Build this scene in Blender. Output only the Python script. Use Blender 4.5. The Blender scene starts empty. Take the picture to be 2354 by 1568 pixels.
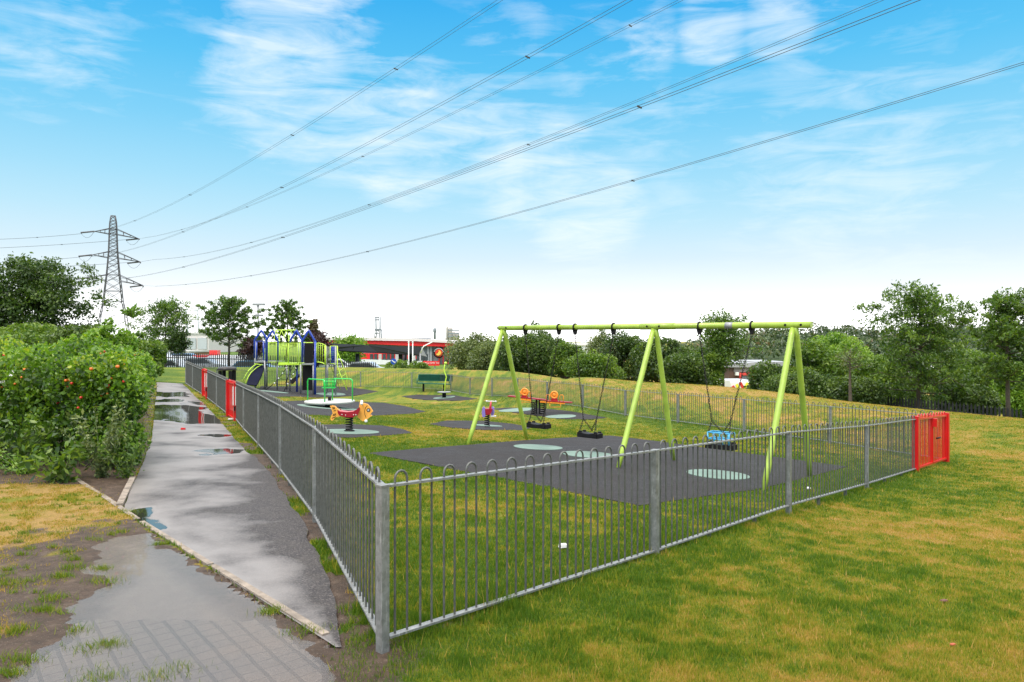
import bpy, math, random
import numpy as np
from mathutils import Vector, Matrix
random.seed(7); rng = np.random.default_rng(7)
S = bpy.context.scene
COL = S.collection
R = math.radians
# ---------------------------------------------------------------- camera, sky, sun, exposure
CAMZ = 1.61; F = 1700.0; UC = 1177.0; VC = 784.0   # photo measured on a 2354 x 1568 copy
cam_d = bpy.data.cameras.new("camera"); cam = bpy.data.objects.new("camera", cam_d); COL.objects.link(cam)
cam_d.sensor_width = 36; cam_d.lens = 36*F/2354; cam_d.clip_start = .05; cam_d.clip_end = 8000
cam.location = (0, 0, CAMZ); cam.rotation_euler = (R(90), 0, 0); S.camera = cam
S.view_settings.view_transform = 'Standard'; S.view_settings.look = 'None'
S.view_settings.exposure = 0.32; S.view_settings.gamma = 1
SUN_EL, SUN_AZ = 60, 205      # soft light through thin cloud from behind left
sd = bpy.data.lights.new("sun", 'SUN'); sd.energy = 2.1; sd.angle = R(18); sd.color = (1, .96, .9)
sun = bpy.data.objects.new("sun", sd); COL.objects.link(sun)
az = R(SUN_AZ); d = Vector((math.sin(az)*math.cos(R(SUN_EL)), math.cos(az)*math.cos(R(SUN_EL)), math.sin(R(SUN_EL))))
sun.rotation_euler = d.to_track_quat('Z', 'Y').to_euler()

def pdir(u, v):
    return Vector(((u-UC)/F, 1, (VC-v)/F)).normalized()

def make_world():
    W = bpy.data.worlds.new("World"); S.world = W; W.use_nodes = True
    nt = W.node_tree; nt.nodes.clear(); N = nt.nodes.new; L = nt.links.new
    out = N('ShaderNodeOutputWorld'); bg = N('ShaderNodeBackground'); L(bg.outputs[0], out.inputs[0])
    tc = N('ShaderNodeTexCoord'); sep = N('ShaderNodeSeparateXYZ'); L(tc.outputs['Generated'], sep.inputs[0])
    def math_(op, a, b=None, c=None):
        n = N('ShaderNodeMath'); n.operation = op
        for i, x in enumerate((a, b, c)):
            if x is None: continue
            if isinstance(x, (int, float)): n.inputs[i].default_value = x
            else: L(x, n.inputs[i])
        return n.outputs[0]
    ramp = N('ShaderNodeValToRGB'); L(sep.outputs[2], ramp.inputs[0])
    e = ramp.color_ramp.elements
    k = .79
    stops = [(0.0, (2.3, 2.3, 2.3)), (.035, (1.7, 1.72, 1.73)), (.062, (1.0, 1.05, 1.08)), (.108, (.72, .89, .99)),
             (.16, (.52, .82, .98)), (.205, (.38, .75, .97)), (.27, (.22, .65, .95)), (.34, (.11, .56, .93)), (.42, (.045, .45, .90)),
             (.435, (.10, .46, .85)), (.475, (2.5, 2.5, 2.48)), (.62, (2.9, 2.85, 2.8)), (1.0, (2.3, 2.25, 2.2))]
    while len(e) < len(stops): e.new(.5)
    for i, (p, c) in enumerate(stops):
        e[i].position = p; e[i].color = (c[0]*k, c[1]*k, c[2]*k, 1)
    sky = N('ShaderNodeTexSky'); sky.sky_type = 'NISHITA'; sky.sun_disc = False
    sky.sun_elevation = R(SUN_EL); sky.sun_rotation = R(SUN_AZ)
    # cirrus: streaky noise seen through soft masks
    mp = N('ShaderNodeMapping'); L(tc.outputs['Generated'], mp.inputs[0])
    mp.inputs['Rotation'].default_value = (0, R(30), 0); mp.inputs['Scale'].default_value = (2.6, 3.4, 13)
    n1 = N('ShaderNodeTexNoise'); L(mp.outputs[0], n1.inputs[0]); n1.inputs['Scale'].default_value = 3.0
    n1.inputs['Detail'].default_value = 9; n1.inputs['Roughness'].default_value = .62; n1.inputs['Distortion'].default_value = .55
    n2 = N('ShaderNodeTexNoise'); L(tc.outputs['Generated'], n2.inputs[0]); n2.inputs['Scale'].default_value = 7
    n2.inputs['Detail'].default_value = 6; n2.inputs['Distortion'].default_value = .8
    streak = math_('MULTIPLY_ADD', n1.outputs[0], .75, math_('MULTIPLY', n2.outputs[0], .35))
    clouds = [(690, 60, .13, .75), (650, 190, .12, .85), (780, 240, .12, .8), (930, 300, .12, .95), (1090, 330, .10, .7), (1230, 380, .11, .9), (1340, 480, .10, .9),
              (1500, 75, .05, .75), (1640, 60, .06, .9), (1790, 40, .06, .9), (1920, 25, .05, .5), (1180, 160, .12, .5), (1400, 230, .14, .5),
              (130, 90, .12, .55), (260, 160, .09, .35), (1850, 180, .07, .45), (2050, 150, .07, .3), (1950, 400, .2, .55), (2250, 420, .2, .45),
              (480, 210, .1, .25), (1600, 330, .15, .4), (60, 20, .08, .4), (520, 30, .1, .35), (2000, 260, .12, .3)]
    mask = None
    for (u, v, r, s) in clouds:
        c = pdir(u, v)
        dp = N('ShaderNodeVectorMath'); dp.operation = 'DOT_PRODUCT'; L(tc.outputs['Generated'], dp.inputs[0]); dp.inputs[1].default_value = c
        mr = N('ShaderNodeMapRange'); mr.interpolation_type = 'SMOOTHSTEP'; L(dp.outputs['Value'], mr.inputs[0])
        mr.inputs[1].default_value = math.cos(r*1.15); mr.inputs[2].default_value = 1.0; mr.inputs[3].default_value = 0; mr.inputs[4].default_value = s
        mask = mr.outputs[0] if mask is None else math_('SMOOTH_MAX', mask, mr.outputs[0], .2)
    cl = math_('MULTIPLY', math_('SUBTRACT', math_('ADD', streak, math_('MULTIPLY', mask, .30)), .655), 3.6)
    clm = N('ShaderNodeMath'); clm.operation = 'MULTIPLY'; clm.use_clamp = True; L(cl, clm.inputs[0]); clm.inputs[1].default_value = 1.0
    fac = math_('MULTIPLY', clm.outputs[0], math_('MINIMUM', math_('MULTIPLY', mask, 1.1), .70))
    mix = N('ShaderNodeMix'); mix.data_type = 'RGBA'; L(fac, mix.inputs[0]); L(ramp.outputs[0], mix.inputs[6]); mix.inputs[7].default_value = (.76, .83, .87, 1)
    add = N('ShaderNodeMix'); add.data_type = 'RGBA'; add.blend_type = 'ADD'; add.inputs[0].default_value = .004
    L(mix.outputs[2], add.inputs[6]); L(sky.outputs[0], add.inputs[7])
    L(add.outputs[2], bg.inputs[0]); bg.inputs[1].default_value = 1.0
make_world()

# ---------------------------------------------------------------- helpers
def P(u, v, Y):
    return Vector(((u-UC)/F*Y, Y, CAMZ+(VC-v)/F*Y))

def tag(o, label=None, cat=None, group=None, kind=None):
    if label: o['label'] = label
    if cat: o['category'] = cat
    if group: o['group'] = group
    if kind: o['kind'] = kind
    return o

def thing(name, label, cat, loc=(0, 0, 0), rz=0, group=None):
    o = bpy.data.objects.new(name, None); COL.objects.link(o); o.empty_display_size = .2
    o.location = loc; o.rotation_euler = (0, 0, rz)
    o['_m'] = 0; del o['_m']
    return tag(o, label, cat, group)

def wmat(o):
    M = Matrix.Translation(o.location) @ o.rotation_euler.to_matrix().to_4x4()
    return M if o.parent is None else wmat(o.parent) @ M

class MB:
    def __init__(s): s.v = []; s.f = []; s.s = []
    def add(s, vs, fs, smooth=False):
        b = len(s.v); s.v += [tuple(p) for p in vs]
        for f in fs: s.f.append([i+b for i in f]); s.s.append(smooth)
    def box(s, c, sz, rot=None):
        c = Vector(c); h = [x/2 for x in sz]; vs = []
        for dx in (-1, 1):
            for dy in (-1, 1):
                for dz in (-1, 1):
                    p = Vector((dx*h[0], dy*h[1], dz*h[2]))
                    if rot is not None: p = rot @ p
                    vs.append(c+p)
        s.add(vs, [(0, 1, 3, 2), (4, 6, 7, 5), (0, 4, 5, 1), (2, 3, 7, 6), (0, 2, 6, 4), (1, 5, 7, 3)])
    def beam(s, a, b, w, h):     # w sideways, h upwards
        a = Vector(a); b = Vector(b); d = b-a; L = d.length; x = d.normalized()
        up = Vector((0, 0, 1)) if abs(x.z) < .95 else Vector((0, 1, 0))
        y = up.cross(x).normalized(); z = x.cross(y)
        s.box((a+b)/2, (L, w, h), Matrix((x, y, z)).transposed())
    def tube(s, pts, r, n=8, cap=True, closed=False):
        pts = [Vector(p) for p in pts]; m = len(pts); rs = r if isinstance(r, (list, tuple)) else [r]*m
        t0 = (pts[1]-pts[0]).normalized(); ref = Vector((0, 0, 1)) if abs(t0.z) < .9 else Vector((1, 0, 0))
        x = t0.cross(ref).normalized(); vs = []
        for i in range(m):
            if closed: t = (pts[(i+1) % m]-pts[i-1]).normalized()
            else: t = (pts[min(i+1, m-1)]-pts[max(i-1, 0)]).normalized()
            x = (x-t*x.dot(t)).normalized(); y = t.cross(x)
            for k in range(n):
                a = 2*math.pi*k/n; vs.append(pts[i]+(x*math.cos(a)+y*math.sin(a))*rs[i])
        fs = []
        for i in range(m if closed else m-1):
            for k in range(n):
                j = (i+1) % m; fs.append((i*n+k, i*n+(k+1) % n, j*n+(k+1) % n, j*n+k))
        s.add(vs, fs, True)
        if cap and not closed:
            b = len(s.v)-m*n
            s.f.append([b+k for k in range(n)][::-1]); s.s.append(False)
            s.f.append([b+(m-1)*n+k for k in range(n)]); s.s.append(False)
    def lathe(s, prof, c=(0, 0, 0), n=20, cap=True):
        c = Vector(c); vs = []
        for (r, z) in prof:
            for k in range(n):
                a = 2*math.pi*k/n; vs.append(c+Vector((r*math.cos(a), r*math.sin(a), z)))
        fs = [(i*n+k, i*n+(k+1) % n, (i+1)*n+(k+1) % n, (i+1)*n+k) for i in range(len(prof)-1) for k in range(n)]
        s.add(vs, fs, True)
        if cap:
            b = len(s.v)-len(prof)*n
            s.f.append([b+k for k in range(n)][::-1]); s.s.append(False)
            s.f.append([b+(len(prof)-1)*n+k for k in range(n)]); s.s.append(False)
    def sphere(s, c, r, n=10, sc=(1, 1, 1)):
        c = Vector(c); vs = []; m = max(4, n//2)
        for i in range(m+1):
            a = math.pi*i/m
            for k in range(n):
                b = 2*math.pi*k/n
                vs.append(c+Vector((math.sin(a)*math.cos(b)*r*sc[0], math.sin(a)*math.sin(b)*r*sc[1], math.cos(a)*r*sc[2])))
        s.add(vs, [(i*n+k, (i+1)*n+k, (i+1)*n+(k+1) % n, i*n+(k+1) % n) for i in range(m) for k in range(n)], True)
    def ring(s, c, ax, Rr, r, n=16, m=6):
        c = Vector(c); ax = Vector(ax).normalized(); x = ax.orthogonal().normalized(); y = ax.cross(x)
        s.tube([c+(x*math.cos(2*math.pi*k/n)+y*math.sin(2*math.pi*k/n))*Rr for k in range(n)], r, m, closed=True)
    def prism(s, poly, o, ex, ey, ez, th):   # polygon in (ex,ey), thickness along ez centred
        o, ex, ey, ez = Vector(o), Vector(ex), Vector(ey), Vector(ez); n = len(poly)
        vs = [o+ex*p[0]+ey*p[1]-ez*th/2 for p in poly]+[o+ex*p[0]+ey*p[1]+ez*th/2 for p in poly]
        fs = [list(range(n))[::-1], list(range(n, 2*n))]+[(i, (i+1) % n, n+(i+1) % n, n+i) for i in range(n)]
        s.add(vs, fs)
    def build(s, name, m, parent=None, world=True):
        me = bpy.data.meshes.new(name); vs = s.v
        if parent is not None and world:
            inv = wmat(parent).inverted(); vs = [tuple(inv @ Vector(p)) for p in vs]
        me.from_pydata(vs, [], s.f); me.polygons.foreach_set('use_smooth', s.s)
        me.materials.append(m); me.update()
        o = bpy.data.objects.new(name, me); COL.objects.link(o)
        if parent is not None: o.parent = parent
        return o

def npmesh(name, V, k, m, parent=None, attrs=None, fattrs=None):
    n = len(V); nf = n//k
    me = bpy.data.meshes.new(name)
    me.vertices.add(n); me.vertices.foreach_set('co', np.ascontiguousarray(V, dtype=np.float32).ravel())
    me.loops.add(n); me.loops.foreach_set('vertex_index', np.arange(n, dtype=np.int32))
    me.polygons.add(nf); me.polygons.foreach_set('loop_start', np.arange(0, n, k, dtype=np.int32))
    me.update(calc_edges=True)
    for nm, a in (attrs or {}).items():
        at = me.attributes.new(nm, 'FLOAT', 'POINT'); at.data.foreach_set('value', np.asarray(a, dtype=np.float32))
    for nm, a in (fattrs or {}).items():
        at = me.attributes.new(nm, 'FLOAT', 'FACE'); at.data.foreach_set('value', np.asarray(a, dtype=np.float32))
    me.materials.append(m)
    o = bpy.data.objects.new(name, me); COL.objects.link(o)
    if parent is not None: o.parent = parent
    return o

def gridmesh(name, X, Y, Z, m, attrs=None, smooth=True):
    r, c = X.shape; V = np.stack([X.ravel(), Y.ravel(), Z.ravel()], 1)
    idx = np.arange(r*c).reshape(r, c)
    q = np.stack([idx[:-1, :-1], idx[:-1, 1:], idx[1:, 1:], idx[1:, :-1]], -1).reshape(-1, 4)
    me = bpy.data.meshes.new(name); me.vertices.add(len(V)); me.vertices.foreach_set('co', V.astype(np.float32).ravel())
    me.loops.add(q.size); me.loops.foreach_set('vertex_index', q.ravel().astype(np.int32))
    me.polygons.add(len(q)); me.polygons.foreach_set('loop_start', np.arange(0, q.size, 4, dtype=np.int32))
    me.update(calc_edges=True); me.polygons.foreach_set('use_smooth', [smooth]*len(q))
    for nm, a in (attrs or {}).items():
        at = me.attributes.new(nm, 'FLOAT', 'POINT'); at.data.foreach_set('value', np.asarray(a, dtype=np.float32).ravel())
    me.materials.append(m); o = bpy.data.objects.new(name, me); COL.objects.link(o); return o

_tab = rng.random((256, 256))
def vn(x, y, s, seed=0):
    x = np.asarray(x)*s+seed*17.3; y = np.asarray(y)*s+seed*5.7
    xi = np.floor(x).astype(int); yi = np.floor(y).astype(int); fx = x-xi; fy = y-yi
    fx = fx*fx*(3-2*fx); fy = fy*fy*(3-2*fy)
    a = _tab[xi & 255, yi & 255]; b = _tab[(xi+1) & 255, yi & 255]; c = _tab[xi & 255, (yi+1) & 255]; d_ = _tab[(xi+1) & 255, (yi+1) & 255]
    return (a*(1-fx)+b*fx)*(1-fy)+(c*(1-fx)+d_*fx)*fy
def fbm(x, y, s, seed=0, o=4):
    t = 0; w = 0
    for i in range(o):
        a = .55**i; t = t+a*vn(x, y, s*2.03**i, seed+i*3); w += a
    return t/w
def sstep(a, b, x):
    t = np.clip((x-a)/(b-a), 0, 1); return t*t*(3-2*t)
def seg_dist(x, y, pts):
    """distance to a polyline, and signed side of the nearest segment"""
    best = np.full(np.shape(x), 1e9)
    for (a, b) in zip(pts[:-1], pts[1:]):
        dx, dy = b[0]-a[0], b[1]-a[1]; L2 = dx*dx+dy*dy
        t = np.clip(((x-a[0])*dx+(y-a[1])*dy)/L2, 0, 1)
        best = np.minimum(best, np.hypot(x-a[0]-t*dx, y-a[1]-t*dy))
    return best
def inside(x, y, poly):
    r = np.zeros(np.shape(x), bool); n = len(poly)
    for i in range(n):
        x0, y0 = poly[i]; x1, y1 = poly[(i+1) % n]
        if y0 == y1: continue
        c = ((y0 > y) != (y1 > y)) & (x < (x1-x0)*(y-y0)/(y1-y0)+x0); r ^= c
    return r
def sdf(x, y, poly):
    dd = seg_dist(x, y, list(poly)+[poly[0]]); return np.where(inside(x, y, poly), -dd, dd)

# ---------------------------------------------------------------- terrain
def pz(u, v, Y):
    p = P(u, v, Y); return (p.x, p.y, p.z)
CP = [(0, 0, 0), (1.1, 5.9, -.084), (3, 8, -.277), (4.84, 10.1, -.416), (6.49, 11.9, -.494), (8.05, 13.7, -.63), (7.2, 16.8, -.72), (3.74, 24.4, -.86),
      (-.9, 34.4, -.97), (-3.2, 39.5, -1.06), (-8.1, 20.3, -.20), (-12.7, 28.9, -.08), (-.68, 3.84, 0), (-2.9, 9.25, -.05), (-5.2, 14.3, -.14), (-6.3, 16.9, -.21), (-7.4, 19, -.21),
      (4, 3.5, -.12), (8, 6, -.4), (9, 10, -.55), (12, 15, -.66), (-5, 3, 0), (-3, 5, 0), (-1.6, 4.2, 0), (-2, 3, 0), (-5, 6, .0), (10, 0, -.3), (-10, 8, 0.03), (-10, 18, .03), (-4, 8, 0.0), (-20, 20, .05),
      (-13.6, 34, -.5), (-12, 40, -.95), (-8, 40, -1.05), (5.5, 20.5, -.78), (1, 29.5, -.92), (-2, 20, -.55), (1.5, 14, -.38),
      pz(2354, 983, 18), pz(2179, 960, 20.5), pz(2040, 941, 22.5), pz(1909, 924, 24.5), pz(1711, 900, 26.5), pz(1558, 885, 29), pz(1343, 867, 35), pz(1142, 855, 43),
      pz(1000, 849, 47), pz(828, 846, 48), pz(600, 846, 47), pz(430, 846, 45), pz(360, 846, 43), pz(100, 850, 41),
      (14, 32, -1.45), (19, 28, -1.55), (8, 38, -1.4), (2, 52, -1.4), (-8, 60, -1.3), (-20, 60, -1.15), (-30, 58, -1.0), (20, 45, -1.9),
      (25, 20, -1.4), (40, 10, -1.6), (60, 40, -2.4), (0, -12, .1), (-20, -12, .1), (20, -12, -.5), (-45, 20, .1), (-50, 50, -.6), (-30, 40, -.2), (0, 75, -2.5), (30, 70, -2.6), (-40, 80, -2.4), (45, -10, -1)]
CP = np.array(CP, float)
def _U(r2): return np.where(r2 > 1e-9, r2*np.log(np.maximum(r2, 1e-9)), 0)
_n = len(CP); _K = _U((CP[:, None, 0]-CP[None, :, 0])**2+(CP[:, None, 1]-CP[None, :, 1])**2)+np.eye(_n)*.5
_A = np.zeros((_n+3, _n+3)); _A[:_n, :_n] = _K; _A[:_n, _n] = 1; _A[:_n, _n+1:] = CP[:, :2]; _A[_n, :_n] = 1; _A[_n+1:, :_n] = CP[:, :2].T
_w = np.linalg.solve(_A, np.r_[CP[:, 2], 0, 0, 0])
def G(x, y):
    x = np.asarray(x, float); y = np.asarray(y, float); sh = x.shape; xf = x.ravel(); yf = y.ravel()
    z = np.empty(xf.shape)
    for i in range(0, len(xf), 20000):
        a = xf[i:i+20000, None]; b = yf[i:i+20000, None]
        z[i:i+20000] = _U((a-CP[None, :, 0])**2+(b-CP[None, :, 1])**2) @ _w[:_n]+_w[_n]+_w[_n+1]*a[:, 0]+_w[_n+2]*b[:, 0]
    z = np.clip(z, -4, .6)
    w = sstep(60, 95, np.hypot(xf, yf)); z = z*(1-w)+(-3.6)*w
    return z.reshape(sh)
def g1(x, y): return float(G(np.array([x]), np.array([y]))[0])
def ray(u, v, lo=2.2, hi=70):
    Ys = np.linspace(lo, hi, 1600); zr = CAMZ+(VC-v)/F*Ys; zg = G((u-UC)/F*Ys, Ys)
    k = np.argmax(zr < zg); k = max(k, 1)
    a, b = Ys[k-1], Ys[k]; fa = zr[k-1]-zg[k-1]; fb = zr[k]-zg[k]; Y = a+(b-a)*fa/(fa-fb) if fa != fb else a
    return Vector(((u-UC)/F*Y, Y, CAMZ+(VC-v)/F*Y))
def rp(pts): return [tuple(ray(u, v)[:2]) for (u, v) in pts]

# fence lines (x, y) with bottom rail heights where measured
FRONT = [(-.672, 3.84), (1.135, 5.865), (3.008, 8.04), (4.842, 10.1), (6.488, 11.885)]
FRONT_Z = [.066, -.049, -.173, -.336, -.436]
GATE_R = (8.05, 13.71)
LEFT = [(-.672, 3.84), (-1.78, 6.7), (-2.89, 9.25), (-4.03, 11.78), (-5.18, 14.3), (-6.27, 16.8)]
LEFT2 = [(-6.85, 17.85), (-8.1, 20.3), (-9.4, 22.8)]
LEFT3 = [(-9.93, 23.8), (-11.35, 26.3), (-12.7, 28.8)]
FAR = [(8.05, 13.71)]+[(7.23-1.166*i, 16.8+2.52*i) for i in range(10)]+[(-5.5, 40.6), (-8.4, 41), (-11.2, 40.6), (-13.4, 38.6), (-14.2, 35.6), (-14, 32.4), (-12.7, 28.8)]
ALLF = [FRONT, LEFT, LEFT2, LEFT3, FAR]
XR = np.array([(3.84, -.86), (4.64, -1.12), (5.52, -1.44), (6.81, -1.95), (7.65, -2.33), (9.99, -3.39), (12, -4.42), (14.3, -5.5), (17, -6.75), (20.3, -8.4), (22.8, -9.7), (28.6, -12.75)])
XL = np.array([(3.84, -.9), (6.58, -3.32), (7.15, -3.76), (8.9, -4.5), (12, -5.85), (16, -7.75), (20, -9.65), (25, -12.0), (28.6, -13.75)])
def kerbx(y): return -.88-(y-3.88)*.896
PUD = [(321, 1230), (290, 1236), (262, 1243), (239, 1252), (235, 1262), (262, 1275), (258, 1290), (228, 1303), (222, 1312), (258, 1318), (262, 1330), (250, 1345), (232, 1352), (210, 1366),
       (190, 1380), (180, 1392), (184, 1405), (170, 1422), (160, 1450), (168, 1470), (130, 1490), (96, 1510), (60, 1575), (30, 1660), (760, 1660), (738, 1530), (659, 1458), (603, 1414), (575, 1392), (345, 1238)]
PUDW = [(CAMZ*F/(v-VC)*(u-UC)/F, CAMZ*F/(v-VC)) for (u, v) in PUD]
MATS_SWING = rp([(845, 1043), (920, 1036), (1075, 1024), (1213, 1013), (1300, 1007), (1401, 1002), (1471, 1010), (1532, 1018), (1700, 1041), (1860, 1062), (1949, 1074), (1864, 1096), (1753, 1124), (1600, 1146), (1467, 1164), (1320, 1134), (1180, 1106), (1080, 1087), (982, 1069)])
MAT_FISH = rp([(660, 990), (700, 981), (745, 977), (808, 976), (880, 979), (930, 988), (948, 997), (900, 1001), (808, 1007), (730, 1005)])
MAT_ROUND = rp([(600, 935), (640, 924), (720, 921), (808, 923), (880, 926), (930, 934), (979, 947), (940, 952), (867, 956), (780, 957), (700, 954), (640, 950)])
MAT_CLIMB = rp([(555, 897), (600, 888), (700, 886), (800, 890), (870, 900), (826, 908), (740, 913), (640, 913), (590, 906)])
MAT_BENCH = rp([(922, 911), (960, 907.5), (1040, 907.5), (1098, 917), (1060, 921), (960, 918)])
MAT_PURP = rp([(985, 976), (1029, 967.5), (1110, 968), (1180, 975), (1222, 984), (1200, 990), (1110, 989), (1040, 984)])
MAT_SEE = rp([(1128, 939.5), (1170, 937.5), (1240, 939), (1310, 946), (1395, 961), (1350, 965), (1280, 963), (1190, 950)])
MATS = [MATS_SWING, MAT_FISH, MAT_ROUND, MAT_CLIMB, MAT_BENCH, MAT_PURP, MAT_SEE]

def masks(x, y):
    """(dry, soil, grid, pud) fields of the ground cover"""
    f1 = fbm(x, y, .42, 1, 5); f2 = fbm(x, y, 1.7, 9, 4); f3 = fbm(x, y, 6, 21, 3)
    f4 = vn(x, y, 17, 41); dry = .42+(f1-.5)*.95+(f2-.5)*.9+(f3-.5)*1.2+(f4-.5)*.30
    left = (x < np.interp(y, XL[:, 0], XL[:, 1])-.02)
    near = left & (y < 12)
    dF = seg_dist(x, y, FRONT); dL = seg_dist(x, y, LEFT+LEFT2+LEFT3); dFar = seg_dist(x, y, FAR)
    outer_r = (x > np.interp(y, [p[1] for p in FRONT], [p[0] for p in FRONT]))
    dry = dry-.38*np.exp(-(dF/.7)**2)+np.where(outer_r, .10, -.10)
    dms = sdf(x, y, MATS_SWING); dry = dry-.3*np.exp(-(np.maximum(dms, 0)/.6)**2)*(y < 14)
    dry = dry-.25*np.exp(-(dFar/.6)**2)
    bank = sstep(0, 2, -(x-np.interp(y, [p[1] for p in FAR[:11]], [p[0] for p in FAR[:11]]))*-1)*(y > 14)
    dry = dry+.12*bank*(y < 60)
    far = (y > 26) & (x > -13)
    dry = dry+np.where(far, .06, 0)+np.where((x < -12.5) & (y > 27.5), -.32, 0)
    inside_mid = (y > 12) & (x < 6) & ~left; dry = dry+np.where(inside_mid & (y < 40), .05, 0)
    soil = np.zeros(np.shape(x)); n = fbm(x, y, 3.2, 33, 4)
    # strip between path and fence
    xr = np.interp(y, XR[:, 0], XR[:, 1]); strip = (x > xr-.05) & (dL < .42) & (x < np.interp(y, [p[1] for p in LEFT+LEFT2+LEFT3], [p[0] for p in LEFT+LEFT2+LEFT3])+.05)
    soil = np.maximum(soil, np.where(strip, .95*(1-sstep(.50, .70, n+.2*(y > 11))), 0))
    soil = np.maximum(soil, .8*np.exp(-(np.hypot(x+.72, y-3.75)/.38)**2))
    soil = np.maximum(soil, np.exp(-(dF/.10)**2)*.55*sstep(.4, .6, n))
    pd = sdf(x, y, PUDW)
    # left near: dry patchy turf turning to mud towards the puddle
    mud = np.where(near, 1-sstep(.15, 1.25, pd+(n-.5)*1.6+.25*(fbm(x, y, 9, 5, 3)-.5)), 0)
    tri = near & (x > np.interp(y, [6.58, 8.66, 12], [-3.3, -5.13, -8])+.03) & (y > 6.5)
    mud = np.where(tri, .9, mud)
    soil = np.maximum(soil, mud)
    kstrip = (x < kerbx(y)+.02) & (x > kerbx(y)-.30) & (y < 5.15); soil = np.where(kstrip, np.maximum(soil, .8), soil)
    dry = np.where(near, .97+(f2-.5)*1.3+(f3-.5)*1.3, dry)
    under = left & (y > 8.3) & (y < 27) & (x > np.interp(y, XL[:, 0], XL[:, 1])-4.5); soil = np.where(under & ~tri, .75, soil)
    under2 = near & (x > -9) & (y > 8.2+np.clip((-4.6-x)*.62, 0, 9)); soil = np.where(under2, .9, soil)
    grid = np.where(near, (1-sstep(-.10, .10, pd))*sstep(4.6, 4.0, y), 0)
    worn = np.exp(-(((x-10.6)/1.2)**2+((y-12.6)/1.0)**2))*.9*sstep(.45, .6, n); soil = np.maximum(soil, worn)
    return np.clip(dry, 0, 1), np.clip(soil, 0, 1), grid, pd

def relief(x, y, pd):
    near = (x < kerbx(y)) & (y < 8)
    t = -.012+.024*sstep(-.08, .16, pd+(fbm(x, y, 5, 3, 4)-.5)*.28)
    bump = (fbm(x, y, 7, 8, 3)-.5)*.016
    return np.where(near, t+bump, (fbm(x, y, 1.6, 4, 3)-.5)*.02)

def Gd(x, y):
    _, _, _, pd = masks(x, y); return G(x, y)+relief(x, y, pd)

def axis(lo_, c0, c1, hi_, st, gr):
    a = list(np.arange(c0, c1, st)); s = st; p = c1
    while p < hi_: a.append(p); s *= gr; p += s
    a.append(hi_); s = st; p = c0-st; b = []
    while p > lo_: b.append(p); s *= gr; p -= s
    b.append(lo_); return np.array(b[::-1]+a)

# ---------------------------------------------------------------- materials
def nodes(name):
    m = bpy.data.materials.new(name); m.use_nodes = True; nt = m.node_tree; nt.nodes.clear()
    out = nt.nodes.new('ShaderNodeOutputMaterial'); return m, nt, out
def nz(nt, vec, sc, det=4, rough=.55, dist=0):
    n = nt.nodes.new('ShaderNodeTexNoise'); nt.links.new(vec, n.inputs[0]); n.inputs['Scale'].default_value = sc
    n.inputs['Detail'].default_value = det; n.inputs['Roughness'].default_value = rough; n.inputs['Distortion'].default_value = dist; return n.outputs[0]
def rampn(nt, fac, stops, interp='LINEAR'):
    r = nt.nodes.new('ShaderNodeValToRGB'); nt.links.new(fac, r.inputs[0]); e = r.color_ramp.elements; r.color_ramp.interpolation = interp
    while len(e) < len(stops): e.new(.5)
    for i, (p, c) in enumerate(stops):
        e[i].position = p; e[i].color = (c[0], c[1], c[2], 1) if isinstance(c, (tuple, list)) else (c, c, c, 1)
    return r.outputs[0]
def mth(nt, op, a, b=None, c=None, clamp=False):
    n = nt.nodes.new('ShaderNodeMath'); n.operation = op; n.use_clamp = clamp
    for i, x in enumerate((a, b, c)):
        if x is None: continue
        if isinstance(x, (int, float)): n.inputs[i].default_value = x
        else: nt.links.new(x, n.inputs[i])
    return n.outputs[0]
def mixc(nt, f, a, b, mode='MIX'):
    n = nt.nodes.new('ShaderNodeMix'); n.data_type = 'RGBA'; n.blend_type = mode
    for i, x in ((0, f), (6, a), (7, b)):
        if isinstance(x, (int, float)): n.inputs[i].default_value = x
        elif isinstance(x, tuple): n.inputs[i].default_value = (x[0], x[1], x[2], 1)
        else: nt.links.new(x, n.inputs[i])
    return n.outputs[2]
def attr(nt, name):
    n = nt.nodes.new('ShaderNodeAttribute'); n.attribute_name = name; return n.outputs['Fac']
def pos(nt): return nt.nodes.new('ShaderNodeNewGeometry').outputs['Position']
def bump(nt, h, st, dist, bs):
    b = nt.nodes.new('ShaderNodeBump'); b.inputs['Strength'].default_value = st; b.inputs['Distance'].default_value = dist
    nt.links.new(h, b.inputs['Height']); nt.links.new(b.outputs[0], bs.inputs['Normal']); return b
MC = {}
def mat(name, col, rough=.5, metal=0, var=.12, sc=9, bmp=.15, dirt=0., coat=0):
    if name in MC: return MC[name]
    m, nt, out = nodes(name); bs = nt.nodes.new('ShaderNodeBsdfPrincipled'); nt.links.new(bs.outputs[0], out.inputs[0])
    p = pos(nt); n = nz(nt, p, sc, 5, .6); n2 = nz(nt, p, sc*8, 3)
    lo_ = tuple(c*(1-var) for c in col); hi_ = tuple(min(1, c*(1+var)) for c in col)
    c = rampn(nt, n, [(.3, lo_), (.7, hi_)])
    if dirt: c = mixc(nt, mth(nt, 'MULTIPLY', rampn(nt, nz(nt, p, sc*.7, 6, .7), [(.5, 0.), (.7, 1.)]), dirt), c, (col[0]*.35+.02, col[1]*.33+.018, col[2]*.3+.012))
    nt.links.new(c, bs.inputs['Base Color']); bs.inputs['Metallic'].default_value = metal
    if max(col) < .06: bs.inputs['Specular IOR Level'].default_value = .2
    r = mth(nt, 'MULTIPLY_ADD', n, .25, rough-.12); nt.links.new(r, bs.inputs['Roughness'])
    if coat: bs.inputs['Coat Weight'].default_value = coat; bs.inputs['Coat Roughness'].default_value = .1
    if bmp: bump(nt, n2, bmp, .004, bs)
    MC[name] = m; return m
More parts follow.
